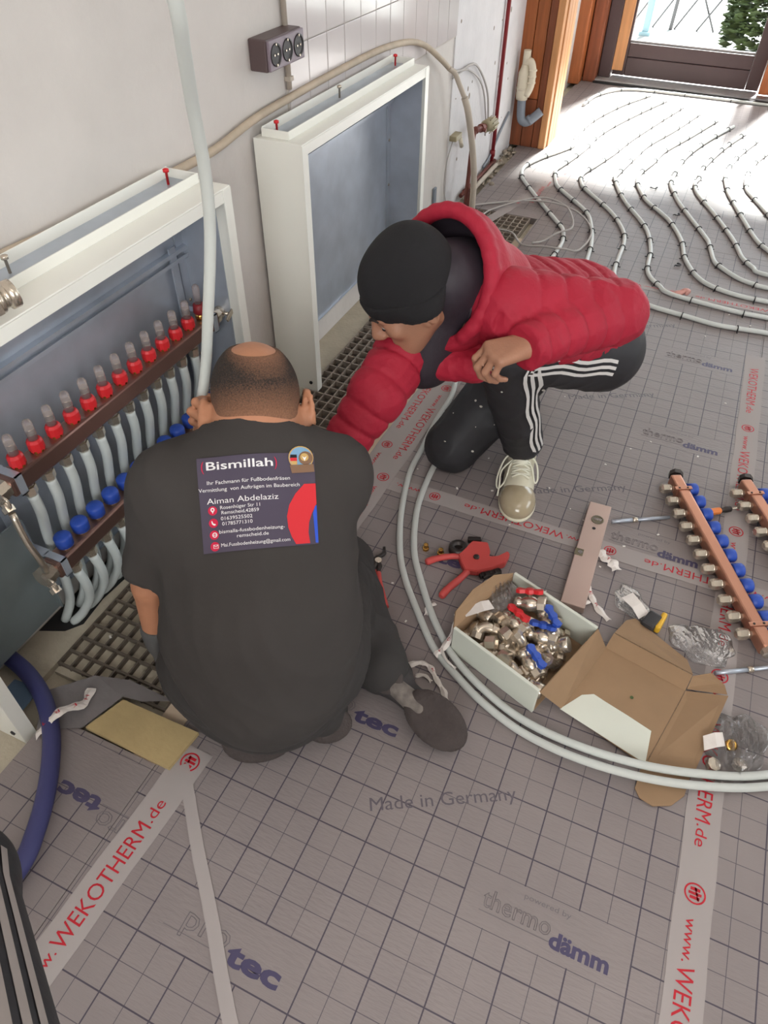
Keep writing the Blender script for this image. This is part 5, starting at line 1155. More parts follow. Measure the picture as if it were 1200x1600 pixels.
def add_head(S, c, B_, sc=1.0):
    """head centred at c; B_ columns right, forward, up."""
    L = lambda r, f, u_: c+B_@np.array([r, f, u_])*sc; R = B_
    S.ell(L(0, -0.012, 0.022), np.array([0.075, 0.095, 0.090])*sc, R, 0.02); S.ell(L(0, 0.035, -0.045), np.array([0.060, 0.062, 0.078])*sc, R, 0.03)
    S.cone(L(-0.018, 0.068, -0.098), L(0.018, 0.068, -0.098), 0.020*sc, 0.020*sc, 0.025)
    for s_ in (-1, 1):
        S.cone(L(s_*0.062, -0.005, -0.050), L(s_*0.026, 0.062, -0.095), 0.020*sc, 0.020*sc, 0.025); S.ell(L(s_*0.045, 0.066, -0.028), np.array([0.022, 0.020, 0.020])*sc, R, 0.02)
        S.cone(L(s_*0.012, 0.090, 0.014), L(s_*0.046, 0.074, 0.012), 0.011*sc, 0.010*sc, 0.016); S.sub(L(s_*0.033, 0.101, -0.007), np.array([0.017, 0.014, 0.011])*sc, R, 0.012)
        S.cone(L(s_*0.022, 0.088, -0.006), L(s_*0.045, 0.078, -0.006), 0.0075*sc, 0.0065*sc, 0.004)
        # ear: flat disc with rim
        E = np.stack([nrm(R[:, 0]*s_*0.95-R[:, 1]*0.30), nrm(R[:, 1]*0.95+R[:, 0]*s_*0.30), R[:, 2]], 1)
        S.ell(L(s_*0.089, -0.018, -0.014), np.array([0.0065, 0.019, 0.033])*sc, E, 0.008)
        ring = [L(s_*(0.090+0.007*math.cos(a)), -0.018-0.0185*math.cos(a), -0.014+0.032*math.sin(a)) for a in np.linspace(-1.9, 2.2, 9)]
        S.chain(ring, [0.0045*sc]*9, 0.004); S.cone(L(s_*0.078, 0.000, -0.042), L(s_*0.080, -0.004, -0.050), 0.007*sc, 0.006*sc, 0.006)
    S.cone(L(0, 0.090, 0.006), L(0, 0.116, -0.036), 0.0085*sc, 0.0135*sc, 0.012)
    for s_ in (-1, 1): S.ell(L(s_*0.012, 0.104, -0.041), np.array([0.010, 0.012, 0.009])*sc, R, 0.008)
    S.cone(L(-0.020, 0.088, -0.068), L(0.020, 0.088, -0.068), 0.0085*sc, 0.0085*sc, 0.006).cone(L(-0.016, 0.087, -0.081), L(0.016, 0.087, -0.081), 0.009*sc, 0.009*sc, 0.006)
    return L
def curls(a): return [a]*4

mat('skin_warm', (176, 122, 92), 0.5, var=0.06, vscale=30, bump=0.08, bscale=220)
mat('skin_light', (168, 122, 98), 0.5, var=0.06, vscale=30, bump=0.08, bscale=220)
mat('shirt_black', (57, 53, 51), 0.92, var=0.05, vscale=6, bump=0.35, bscale=9)
mat('trouser_black', (52, 49, 48), 0.9, var=0.06, vscale=7, bump=0.4, bscale=10)
mat('track_black', (44, 43, 46), 0.62, var=0.10, vscale=6, bump=0.35, bscale=12)
mat('jacket_red', (166, 28, 52), 0.7, var=0.06, vscale=8, bump=0.55, bscale=22)
mat('jacket_dark', (46, 38, 46), 0.6, bump=0.3, bscale=20)
mat('knit_black', (31, 30, 32), 0.95, bump=0.22, bscale=420)
mat('hair_dark', (44, 38, 34), 0.9, var=0.3, vscale=180, bump=0.5, bscale=300)
mat('stripe_white', (214, 210, 206), 0.7)
mat('shoe_dark', (58, 54, 54), 0.8, var=0.15, vscale=20, bump=0.3, bscale=80)
mat('sole_dark', (66, 58, 56), 0.85, var=0.12, vscale=25, bump=0.4, bscale=120)
mat('arch_pale', (112, 104, 98), 0.8, var=0.35, vscale=60)
mat('sneaker_white', (206, 200, 178), 0.45, var=0.10, vscale=18)
mat('sneaker_toe', (168, 154, 128), 0.16, var=0.15, vscale=14, coat=0.5)
mat('lace', (222, 220, 202), 0.7)
mat('glove_grey', (84, 84, 84), 0.8, var=0.1, vscale=30)
mat('patch_grey', (74, 66, 82), 0.8)
mat('patch_white', (226, 224, 224), 0.8)
mat('patch_red', (206, 44, 52), 0.8)
mat('patch_crimson', (196, 30, 66), 0.8)
mat('patch_blue', (48, 84, 196), 0.8)
mat('patch_gold', (196, 160, 96), 0.7)
mat('patch_sky', (120, 160, 190), 0.8)
mat('patch_brown', (126, 96, 74), 0.8)
mat('flag_black', (28, 26, 28), 0.8)
mat('plaster_splash', (206, 200, 190), 0.9)
# ------------------------------------------------------------------ person kneeling with his back to us
def ao(*v): return np.array(v, float)
fA = nrm((-0.56, 0.83, 0)); rA = np.array([0.83, 0.56, 0.0]); zA = np.array([0, 0, 1.0])
A_ORIG = (-0.50, 0.70, 0.0)
pA = thing('person', 'kneeling person in black T-shirt with printed business card on the back, holding the long pipe', 'person', A_ORIG)
pel = ao(-0.515, 0.635, 0.235); neckA = ao(-0.600, 0.806, 0.594); headA = ao(-0.634, 0.876, 0.628)
shL, shR = ao(-0.708, 0.682, 0.548), ao(-0.468, 0.850, 0.538)
elL, wrL = ao(-0.738, 0.612, 0.360), ao(-0.735, 0.585, 0.250)
elR, wrR = ao(-0.600, 0.985, 0.400), ao(-0.698, 0.915, 0.552)
hipL, hipR = pel-rA*0.095, pel+rA*0.095
knL, knR = ao(-0.800, 0.900, 0.065), ao(-0.560, 1.030, 0.065)
anL, anR = ao(-0.420, 0.655, 0.065), ao(-0.345, 0.800, 0.070)
HB = basis(fA*0.80+zA*-0.60, zA*0.8+fA*0.6)
S = Sdf(); L_ = add_head(S, headA, HB, 1.0)
S.cone(neckA-zA*0.01, headA+HB@ao(0, -0.035, -0.05), 0.062, 0.060, 0.03)
S.cone(neckA-zA*0.02, pel+zA*0.1, 0.09, 0.10, 0.05).cone(shL, shR, 0.045, 0.045, 0.03)
S.chain([shL, elL, wrL], [0.046, 0.036, 0.026], 0.01).chain([shR, elR, wrR], [0.046, 0.038, 0.027], 0.01)
S.chain([hipL, knL, anL], [0.07, 0.048, 0.035], 0.02).chain([hipR, knR, anR], [0.07, 0.048, 0.035], 0.02)
add_hand(S, wrR, nrm((-0.62, -0.66, 0.42)), (0.55, -0.45, 0.1), (0.2, 0.2, 0.95), [(0.75, 1.15, 0.7), (0.8, 1.2, 0.7), (0.85, 1.2, 0.7), (0.9, 1.2, 0.7)], thumb=(0.6, 0.7), sc=0.92)
handL = (wrL, nrm((0.02, 0.02, -0.98)), (0.8, 0.5, 0.1), (0.3, 0.7, 0), curls((0.45, 0.6, 0.4)))
add_hand(S, *handL, sc=0.84)
V, Q = S.mesh(0.0042)
bodyA = surf('body', V, Q, 'skin_warm', pA, A_ORIG)
Gl = Sdf(); add_hand(Gl, *handL, sc=0.98); Gl.cone(wrL+(elL-wrL)*0.05, wrL-zA*0.03, 0.031, 0.030, 0.01); Gl.cut(wrL+(elL-wrL)*0.12, elL-wrL, 0.06); VG, QG = Gl.mesh(0.004); surf('work_glove', VG, QG, 'glove_grey', pA, A_ORIG)
# short hair with a thin crown
H = Sdf(); H.ell(L_(0, -0.016, 0.022), np.array([0.0785, 0.0965, 0.0935]), HB, 0.01); H.ell(L_(0, -0.060, -0.020), np.array([0.066, 0.046, 0.062]), HB, 0.02)
H.cut(L_(0, 0.062, 0.0), HB@ao(0, 1, -0.25), 0.2); H.cut(L_(0, -0.02, -0.012), HB@ao(0, 0.35, -1), 0.2)
for s_ in (-1, 1): H.sub(L_(s_*0.098, 0.004, -0.016), np.array([0.026, 0.026, 0.030]), HB, 0.008)
H.sub(L_(0.010, -0.060, 0.112), np.array([0.046, 0.060, 0.034]), HB, 0.010)
Vh, Qh = H.mesh(0.004)
def hair_fade():
    m = MATS['hair_dark'].copy(); m.name = 'hair_fade'; MATS['hair_fade'] = m; nt = m.node_tree; n = nt.nodes; l = nt.links; b = n['Principled BSDF']
    src = b.inputs['Base Color'].links[0].from_socket; at = n.new('ShaderNodeAttribute'); at.attribute_name = 'fade'
    nz = n.new('ShaderNodeTexNoise'); nz.inputs['Scale'].default_value = 420; tc = n.new('ShaderNodeTexCoord'); l.new(tc.outputs['Object'], nz.inputs['Vector'])
    ma = n.new('ShaderNodeMath'); ma.operation = 'MULTIPLY_ADD'; l.new(nz.outputs['Fac'], ma.inputs[0]); ma.inputs[1].default_value = 0.9; ma.inputs[2].default_value = -0.45
    ad = n.new('ShaderNodeMath'); ad.operation = 'ADD'; ad.use_clamp = True; l.new(ma.outputs[0], ad.inputs[0]); l.new(at.outputs['Fac'], ad.inputs[1])
    mx = n.new('ShaderNodeMix'); mx.data_type = 'RGBA'; l.new(ad.outputs[0], mx.inputs['Factor']); l.new(src, mx.inputs['A']); mx.inputs['B'].default_value = (*lin((150, 106, 80)), 1); l.new(mx.outputs['Result'], b.inputs['Base Color'])
hair_fade()
hairA = surf('hair', Vh, Qh, 'hair_fade', pA, A_ORIG)
q = (Vh-headA)@HB; fade = np.clip(np.clip((0.044-q[:, 2])/0.062, 0, 1)*0.75+np.clip(1-np.sqrt(((q[:, 0]-0.010)/0.055)**2+((q[:, 1]+0.055)/0.060)**2), 0, 1)*1.8*(q[:, 2] > 0.04), 0, 1)
at = hairA.data.attributes.new('fade', 'FLOAT', 'POINT'); at.data.foreach_set('value', fade.astype(np.float32))
# T-shirt
T = Sdf()
T.cone(neckA-zA*0.035-fA*0.005, pel+zA*0.13-fA*0.02, 0.105, 0.135, 0.06)
for s_, a_ in ((-1, shL), (1, shR)):
    T.cone(a_*0.85+neckA*0.15, pel+rA*s_*0.065+zA*0.10, 0.066, 0.095, 0.06)
T.cone(neckA-zA*0.030, neckA+nrm(headA-neckA)*0.012, 0.074, 0.067, 0.05)
T.cone(shL, neckA-zA*0.03, 0.062, 0.075, 0.05).cone(shR, neckA-zA*0.03, 0.062, 0.075, 0.05)
slL = shL+(elL-shL)*0.86; slR = shR+(elR-shR)*0.8
T.cone(shL, slL+(elL-shL)*0.1, 0.064, 0.058, 0.035).cut(slL, elL-shL, 0.085); T.cone(shR, slR+(elR-shR)*0.1, 0.064, 0.058, 0.03).cut(slR, elR-shR, 0.075)
# hem that spreads over the hips
T.cone(pel+zA*0.14-fA*0.03, pel+zA*0.035-fA*0.05, 0.130, 0.150, 0.05).cone(pel-rA*0.08+zA*0.12, pel-rA*0.085+zA*0.02, 0.09, 0.100, 0.05).cone(pel+rA*0.08+zA*0.12, pel+rA*0.075+zA*0.03, 0.09, 0.095, 0.05)
nk = nrm(headA-neckA); T.cut(neckA+nk*0.028-fA*0.004, nk, 0.10)
VT, QT = T.mesh(0.0055)
rngw = np.random.default_rng(3)
VT = folds(T, VT, 0.010, 20, 4, (0.5, 0.4, 0.3), keep=((-0.535, 0.706, 0.573), 0.125, 0.07))
shirt = surf('t_shirt', VT, QT, 'shirt_black', pA, A_ORIG)
# trousers
K = Sdf()
K.ell(pel+zA*-0.03-fA*0.03, (0.155, 0.145, 0.14), np.stack([rA, fA, zA], 1), 0.05)
K.chain([hipL, knL], [0.110, 0.070], 0.05).chain([knL, anL], [0.070, 0.058], 0.04).chain([hipR, knR], [0.105, 0.070], 0.05).chain([knR, anR], [0.066, 0.058], 0.04)
K.cut(ao(0, 0, 0.004)+ao(-0.5, 0.75, 0), (0, 0, -1), 1.2)
VK, QK = K.mesh(0.0065); VK = folds(K, VK, 0.006, 30, 9); surf('trousers', VK, QK, 'trouser_black', pA, A_ORIG)
# shoes seen from the sole side
def shoe(name, heel, toe, sole_n, up_mat, sole_mat, parent, org, w=0.046, lace=None):
    heel, toe = np.array(heel, float), np.array(toe, float); d = nrm(toe-heel); n_ = np.array(sole_n, float); n_ = nrm(n_-d*(n_@d)); t = np.cross(d, n_); Ln = np.linalg.norm(toe-heel); R = np.stack([d, t, n_], 1)
    P = lambda a, b_, c: heel+d*a*Ln+t*b_+n_*c
    U = Sdf(); U.ell(P(0.14, 0, -0.028), (0.050, 0.034, 0.040), R, 0.02).ell(P(0.74, 0, -0.022), (0.070, w*0.96, 0.030), R, 0.02).cone(P(0.14, 0.006, -0.036), P(0.66, 0.004, -0.032), 0.030, 0.030, 0.015).cone(P(0.18, 0, -0.05), P(0.12, 0, -0.085), 0.040, 0.042, 0.02)
    V1, Q1 = U.mesh(0.0045); o1 = surf(name, V1, Q1, up_mat, parent, org)
    for (a_, la, lb, nm) in ((0.73, 0.078, w+0.004, 'sole'), (0.12, 0.050, 0.038, 'heel')):
        Z = Sdf(); Z.ell(P(a_, 0, 0.002), (la, lb, 0.015), R, 0.01); Z.sub(P(a_, 0, 0.026), (la*1.2, lb*1.2, 0.016), R, 0.004)
        V2, Q2 = Z.mesh(0.004); surf(nm, V2, Q2, sole_mat, o1, org)
    Z = Sdf(); Z.cone(P(0.28, 0.004, -0.006), P(0.56, 0.004, -0.010), 0.020, 0.024, 0.01); V2, Q2 = Z.mesh(0.004); surf('arch', V2, Q2, 'arch_pale', o1, org)
    return o1, U
shoe('shoe', (-0.362, 0.790, 0.080), (-0.135, 0.716, 0.050), (0.15, -0.62, 0.76), 'shoe_dark', 'sole_dark', pA, A_ORIG)
shoe('shoe', (-0.370, 0.650, 0.060), (-0.560, 0.520, 0.045), (0.30, -0.68, 0.66), 'shoe_dark', 'sole_dark', pA, A_ORIG)
# printed card on the shirt back: laid out flat, then draped on the shirt
def patch_frame(corners):
    tl, tr, br, bl = [np.array(c, float) for c in corners]
    n_ = nrm(np.cross(tr-tl, bl-tl)); n_ = n_ if n_@np.array([0.3, -0.6, 0.7]) > 0 else -n_
    return lambda a, b_: tl*(1-a)*(1-b_)+tr*a*(1-b_)+br*a*b_+bl*(1-a)*b_, n_
PATCH = [(-0.6455, 0.7033, 0.6305), (-0.4821, 0.8075, 0.622), (-0.4284, 0.7107, 0.5143), (-0.5823, 0.6017, 0.5268)]
pf, pn_ = patch_frame(PATCH)
def drape(name, pts2, faces, mt, parent, off):
    P = np.array([pf(a, b_) for a, b_ in pts2])+pn_*0.06
    W_ = T.march(P, -pn_, 0.20, 0.0012+off)
    mb = MB(); mb.add(W_-np.array(A_ORIG), faces, True); return mb.build(name, mt, parent, local=True)
def cell_grid(a0, b0, a1, b1, na, nb):
    pts = [(a0+(a1-a0)*i/na, b0+(b1-b0)*j/nb) for j in range(nb+1) for i in range(na+1)]
    fs = [(j*(na+1)+i, (j+1)*(na+1)+i, (j+1)*(na+1)+i+1, j*(na+1)+i+1) for j in range(nb) for i in range(na)]; return pts, fs
pts, fs = cell_grid(0, 0, 1, 1, 36, 28); card_o = drape('print_panel', pts, fs, 'patch_grey', shirt, 0.0010)
ASP = 0.192/0.158
def words(txt, a, b_, w, h, mt='patch_white', bold=0.0, name='print_lettering'):
    """a,b_ = left baseline in card units (b down), w,h in card widths/heights."""
    V0, F0 = text_mesh(txt, 0.1, bold=bold); m_ = V0[:, 2] <= V0[:, 2].min()+1e-6
    x0, x1 = V0[:, 0].min(), V0[:, 0].max(); p2 = [(a+(v[0]-x0)/(x1-x0)*w, b_-v[1]/0.073*h) for v in V0]
    # long strokes are few-vertex polygons: fine at this size
    return drape(name, p2, F0, mt, card_o, 0.0019)
words('Bismillah', 0.078, 0.135, 0.565, 0.090, bold=0.0012)
words('(', 0.035, 0.140, 0.022, 0.105, 'patch_crimson'); words(')', 0.655, 0.140, 0.022, 0.105, 'patch_crimson')
words('Ihr Fachmann für Fußbodenfräsen', 0.075, 0.288, 0.705, 0.040); words('Vermittlung  von Aufträgen im Baubereich', 0.000, 0.362, 0.860, 0.040)
words('Aiman Abdelaziz', 0.062, 0.490, 0.610, 0.062)
for txt, a, b_, w in (('Rosenhüger Str 11', 0.172, 0.553, 0.340), ('Remscheid,42859', 0.180, 0.607, 0.320), ('01639525502', 0.172, 0.668, 0.270), ('01785771310', 0.180, 0.724, 0.260), ('bismalla-fussbodenheizung-', 0.150, 0.805, 0.560), ('remscheid.de', 0.300, 0.862, 0.270), ('Mai.Fussbodenheizung@gmail.com', 0.160, 0.945, 0.590)):
    words(txt, a, b_, w, 0.038)
def disc2(a, b_, r, mt, off=0.0016, parent=None, n=16, sy=ASP):
    pts = [(a, b_)]+[(a+r*math.cos(t), b_+r*sy*math.sin(t)) for t in np.linspace(0, 2*math.pi, n+1)[:-1]]; return drape('print_mark', pts, [(0, 1+(i+1) % n, 1+i) for i in range(n)], mt, parent or card_o, off)
def poly2(pts, mt, off=0.0016, name='print_mark', parent=None): return drape(name, pts, [tuple(range(len(pts)))], mt, parent or card_o, off)
for k, b_ in enumerate((0.560, 0.690, 0.815, 0.935)):
    disc2(0.105, b_, 0.040, 'patch_crimson')
disc2(0.105, 0.550, 0.018, 'patch_white', 0.0020); disc2(0.105, 0.550, 0.008, 'patch_crimson', 0.0024); poly2([(0.094, 0.563), (0.105, 0.592), (0.116, 0.563)], 'patch_white', 0.0021)
poly2([(0.088, 0.672), (0.094, 0.664), (0.104, 0.694), (0.124, 0.702), (0.124, 0.714), (0.108, 0.716), (0.092, 0.700)], 'patch_white', 0.0021)
disc2(0.110, 0.815, 0.022, 'patch_white', 0.0020); disc2(0.110, 0.815, 0.014, 'patch_crimson', 0.0024); poly2([(0.094, 0.812), (0.126, 0.812), (0.126, 0.820), (0.094, 0.820)], 'patch_white', 0.0026)
poly2([(0.092, 0.916), (0.135, 0.916), (0.135, 0.955), (0.092, 0.955)], 'patch_white', 0.0020); poly2([(0.096, 0.920), (0.131, 0.920), (0.131, 0.951), (0.096, 0.951)], 'patch_crimson', 0.0022); poly2([(0.095, 0.918), (0.1135, 0.934), (0.132, 0.918), (0.132, 0.925), (0.1135, 0.941), (0.095, 0.925)], 'patch_white', 0.0024)
# red and blue swoosh at the right
lf = [(0.90, 0.34), (0.82, 0.44), (0.76, 0.56), (0.735, 0.68), (0.74, 0.80), (0.765, 0.90), (0.80, 0.985)]
rt = [(1.0, 0.34), (1.0, 0.44), (1.0, 0.56), (0.955, 0.66), (0.925, 0.76), (0.915, 0.87), (0.925, 0.985)]
def ribbon2(A_, B2, mt, off):
    pts = [p for a, b_ in zip(A_, B2) for p in ((a[0]+(b_[0]-a[0])*t, a[1]+(b_[1]-a[1])*t) for t in np.linspace(0, 1, 6))]
    return drape('print_mark', pts, [(i*6+j, (i+1)*6+j, (i+1)*6+j+1, i*6+j+1) for i in range(len(A_)-1) for j in range(5)], mt, card_o, off)
ribbon2(lf, rt, 'patch_red', 0.0016); ribbon2([(0.985, 0.585), (0.965, 0.66), (0.970, 0.80), (0.975, 0.985)], [(1.0, 0.575), (1.0, 0.66), (1.0, 0.80), (1.0, 0.985)], 'patch_blue', 0.0018)
# round badge, with flag, animal head and banner
disc2(0.885, 0.055, 0.108, 'patch_gold', 0.0018, n=22); disc2(0.885, 0.055, 0.098, 'patch_sky', 0.0022, n=22)
poly2([(0.795, 0.02), (0.850, 0.02), (0.850, 0.055), (0.790, 0.055)], 'flag_black', 0.0026); poly2([(0.790, 0.055), (0.850, 0.055), (0.850, 0.090), (0.793, 0.090)], 'patch_red', 0.0026); poly2([(0.793, 0.090), (0.850, 0.090), (0.850, 0.130), (0.810, 0.130)], 'patch_gold', 0.0026)
disc2(0.925, 0.060, 0.062, 'patch_brown', 0.0026); disc2(0.915, 0.050, 0.036, 'patch_gold', 0.0030); poly2([(0.895, 0.04), (0.915, 0.095), (0.935, 0.04), (0.915, 0.055)], 'patch_white', 0.0034)
poly2([(0.785, 0.135), (0.990, 0.130), (0.995, 0.215), (0.800, 0.222)], 'patch_brown', 0.0032); words('BISMILLI', 0.800, 0.190, 0.185, 0.050, 'patch_white', 0.001)
# ------------------------------------------------------------------ person crouching in the red puffer jacket
B_ORIG = (-0.32, 1.55, 0.0)
pB = thing('person', 'crouching person in red puffer jacket, black beanie and striped black track trousers', 'person', B_ORIG)
fB = nrm((-0.72, -0.69, 0)); lB = np.array([0.69, -0.72, 0.0])
pelB = ao(-0.200, 1.790, 0.400); neckB = ao(-0.435, 1.460, 0.640); headB = ao(-0.530, 1.336, 0.656)
hpL, hpR = pelB+lB*0.095, pelB-lB*0.095
kL, kR = ao(-0.335, 1.480, 0.475), ao(-0.470, 1.585, 0.066)
aL, aR = ao(-0.268, 1.625, 0.090), ao(-0.375, 1.890, 0.070)
sL, sR = ao(-0.320, 1.405, 0.640), ao(-0.530, 1.410, 0.525)
eL, wL = ao(-0.112, 1.535, 0.605), ao(-0.242, 1.312, 0.616)
eR, wR = ao(-0.562, 1.250, 0.440), ao(-0.632, 1.115, 0.285)
fh = nrm((-0.70, -0.46, -0.66)); BB = basis(fh, ao(-0.45, -0.30, 0.80))
S = Sdf(); LB = add_head(S, headB, BB, 0.98)
S.cone(neckB, headB+BB@ao(0, -0.03, -0.05), 0.058, 0.055, 0.03).cone(neckB, pelB, 0.09, 0.10, 0.05).cone(sL, sR, 0.045, 0.045, 0.03)
S.chain([sL, eL, wL], [0.045, 0.036, 0.027], 0.01).chain([sR, eR, wR], [0.045, 0.036, 0.027], 0.01)
S.chain([hpL, kL, aL], [0.07, 0.048, 0.036], 0.02).chain([hpR, kR, aR], [0.07, 0.048, 0.036], 0.02)
add_hand(S, wL, nrm((-0.76, -0.58, -0.20)), (0.20, 0.28, -0.93), (-0.6, 0.75, 0.0), [(0.75, 0.85, 0.5), (0.85, 0.95, 0.5), (0.95, 1.0, 0.5), (1.05, 1.0, 0.5)], spread=0.5, thumb=(0.35, 0.9), sc=0.96)
add_hand(S, wR, nrm((-0.55, -0.10, -0.80)), (0.5, -0.5, -0.4), (0.5, 0.5, 0), curls((0.4, 0.5, 0.4)), sc=0.96)
V, Q = S.mesh(0.0042); bodyB = surf('body', V, Q, 'skin_light', pB, B_ORIG)
# facial features
mat('eye_white', (206, 200, 194), 0.25); mat('brow', (52, 42, 38), 0.9); mat('lip', (160, 104, 92), 0.5)
for s_ in (-1, 1):
    c = LB(s_*0.0335, 0.0790, -0.0100); m = MB(); m.ball(tuple(c), 0.0110, 12, 8); e_ = m.build('eye', 'eye_white', pB)
    m = MB(); m.ball(tuple(c+BB@ao(0, 0.0085, -0.006)), 0.0052, 8, 6); m.build('iris', 'brow', e_)
    Pb = np.array([LB(s_*(0.016+0.011*i), 0.125, 0.013+0.006*math.sin(i*1.0)) for i in range(4)]); Pb = S.march(Pb, -BB[:, 1], 0.12, 0.0012); m = MB(); m.tube([tuple(p) for p in Pb], [0.0035, 0.0042, 0.0038, 0.0018], 6); m.build('eyebrow', 'brow', pB)
for u_ in (-0.069, -0.0800):
    Pb = np.array([LB(r_, 0.14, u_-0.05*abs(r_)) for r_ in np.linspace(-0.020, 0.020, 7)]); Pb = S.march(Pb, -BB[:, 1], 0.12, -0.0016); m = MB(); m.tube([tuple(p) for p in Pb], [0.0015, 0.0032, 0.0040, 0.0040, 0.0040, 0.0032, 0.0015], 6); m.build('lip', 'lip', pB)
# beanie with rolled rib
K = Sdf(); K.ell(LB(0, -0.014, 0.032), np.array([0.085, 0.104, 0.100]), BB, 0.02)
for s_ in (-1, 1): K.ell(LB(s_*0.080, -0.014, -0.004), np.array([0.026, 0.042, 0.044]), BB, 0.02)
K.ell(LB(0, -0.055, 0.052), np.array([0.076, 0.066, 0.074]), BB, 0.04)
cutn = BB@nrm(ao(0, 0.34, -1.0)); cc = LB(0, 0.09, 0.012); K.cut(cc, cutn, 0.22)
VK, QK = K.mesh(0.0045); bean = surf('beanie', VK, QK, 'knit_black', pB, B_ORIG)
Kr = Sdf(); Kr.ell(LB(0, -0.014, 0.030), np.array([0.0915, 0.1105, 0.104]), BB, 0.01)
for s_ in (-1, 1): Kr.ell(LB(s_*0.080, -0.014, -0.002), np.array([0.031, 0.047, 0.047]), BB, 0.02); Kr.cut(cc+cutn*0.003, cutn, 0.22); Kr.cut(cc-cutn*0.042, -cutn, 0.22)
VK, QK = Kr.mesh(0.0045); surf('rolled_rib', VK, QK, 'knit_black', bean, B_ORIG)
# jacket
J = Sdf(); qt = (0.0085, 0.058, 0.0)
tors = pelB*0.85+neckB*0.15
J.chain([sL, eL], [0.080, 0.070], 0.035, (0.008, 0.06, 0.3)).chain([eL, wL+(eL-wL)*-0.20], [0.068, 0.046], 0.02, (0.008, 0.05, 0.1)); J.cut(wL+(eL-wL)*-0.09, wL-eL, 0.09)
J.chain([sR, eR], [0.074, 0.066], 0.035, (0.008, 0.06, 0.3)).chain([eR, wR+(eR-wR)*0.02], [0.066, 0.050], 0.02, (0.008, 0.05, 0.1)); J.cut(wR+(eR-wR)*0.10, wR-eR, 0.09)
J.cone(neckB-ao(0, 0, 0.045), tors+ao(0, 0, 0.02), 0.110, 0.150, 0.04, qt)
J.cone(sL+ao(-0.01, 0.02, -0.03), tors+lB*0.05, 0.080, 0.125, 0.05, qt).cone(sR, tors-lB*0.05, 0.075, 0.120, 0.05, qt)
J.cone(neckB+fB*0.03-ao(0, 0, 0.14), pelB+fB*0.16-ao(0, 0, -0.05), 0.078, 0.09, 0.05, qt)
J.cone(sR+fB*0.01-ao(0, 0, 0.035), ao(-0.430, 1.360, 0.480), 0.036, 0.030, 0.03, qt).cone(ao(-0.430, 1.360, 0.480), ao(-0.365, 1.355, 0.500), 0.030, 0.036, 0.03)
# front opening where the dark lining shows, and the neck
J.sub(neckB+fB*0.13+ao(0, 0, 0.005), np.array([0.070, 0.105, 0.080]), np.stack([lB, fB, zA], 1), 0.012); J.sub(headB+BB@ao(0, -0.02, -0.045), np.array([0.092, 0.108, 0.098]), BB, 0.01)
VJ, QJ = J.mesh(0.0048); VJ = folds(J, VJ, 0.0036, 52, 5); jack = surf('jacket', VJ, QJ, 'jacket_red', pB, B_ORIG)
hc0 = ao(-0.462, 1.425, 0.655)
# dark inner layer filling the collar
I_ = Sdf(); I_.cone(neckB+fB*0.055-ao(0, 0, 0.02), neckB+fB*0.10-ao(0, 0, 0.16), 0.088, 0.085, 0.04).cone(neckB-ao(0, 0, 0.02), neckB+nrm(headB-neckB)*0.055, 0.085, 0.080, 0.03).cone(neckB+ao(0.0, 0.0, 0.0), headB+BB@ao(0, -0.085, -0.035), 0.092, 0.074, 0.03).cone(neckB+ao(0.01, 0.02, 0), hc0, 0.085, 0.085, 0.03)
VI, QI = I_.mesh(0.006); surf('inner_collar', VI, QI, 'jacket_dark', pB, B_ORIG)
# hood standing open behind the beanie
hc = ao(-0.468, 1.425, 0.662); fx = nrm(ao(-0.34, -0.84, 0.30)); HR = basis(fx, ao(-0.1, 0.2, 1.0))
Hd = Sdf(); Hd.ell(hc, np.array([0.142, 0.112, 0.150]), HR, 0.02); Hd.cone(hc+HR@ao(0, -0.04, -0.06), neckB+ao(0.03, 0.05, -0.03), 0.10, 0.11, 0.05)
Hd.sub(hc+HR@ao(0, 0.040, 0.0), np.array([0.118, 0.120, 0.128]), HR, 0.012); Hd.cut(hc+HR@ao(0, 0.028, 0), HR@ao(0, 1, 0.0), 0.20)
rimpts = [hc+HR@ao(0.129*math.cos(a), 0.026, 0.139*math.sin(a)) for a in np.linspace(-0.9, math.pi+0.9, 22)]; Hd.chain(rimpts, [0.014]*22, 0.012)
Hd.sub(headB+BB@ao(0, -0.01, 0.02), np.array([0.108, 0.124, 0.12]), BB, 0.01)
VH, QH = Hd.mesh(0.0055); hood = surf('hood', VH, QH, 'jacket_red', pB, B_ORIG)
Hl = Sdf(); Hl.ell(hc+HR@ao(0, 0.034, 0.0), np.array([0.1215, 0.121, 0.1315]), HR, 0.02); Hl.sub(hc+HR@ao(0, 0.044, 0.0), np.array([0.115, 0.118, 0.125]), HR, 0.004); Hl.cut(hc+HR@ao(0, 0.022, 0), HR@ao(0, 1, 0), 0.20)
VH, QH = Hl.mesh(0.0045); surf('hood_lining', VH, QH, 'jacket_dark', hood, B_ORIG)
# zip edges and cuffs
def on(SD, P, off): return [tuple(p) for p in SD.snap(np.array(P), off)]
zp = smooth_path([neckB+fB*0.06+lB*0.085+ao(0, 0, 0.01), neckB+fB*0.13+lB*0.070-ao(0, 0, 0.07), neckB+fB*0.15+lB*0.03-ao(0, 0, 0.13), neckB+fB*0.14+lB*0.02-ao(0, 0, 0.20)], 6)
m = MB(); m.tube(on(J, [tuple(p) for p in zp], 0.001), 0.0035, 6); m.build('zip', 'jacket_dark', jack)
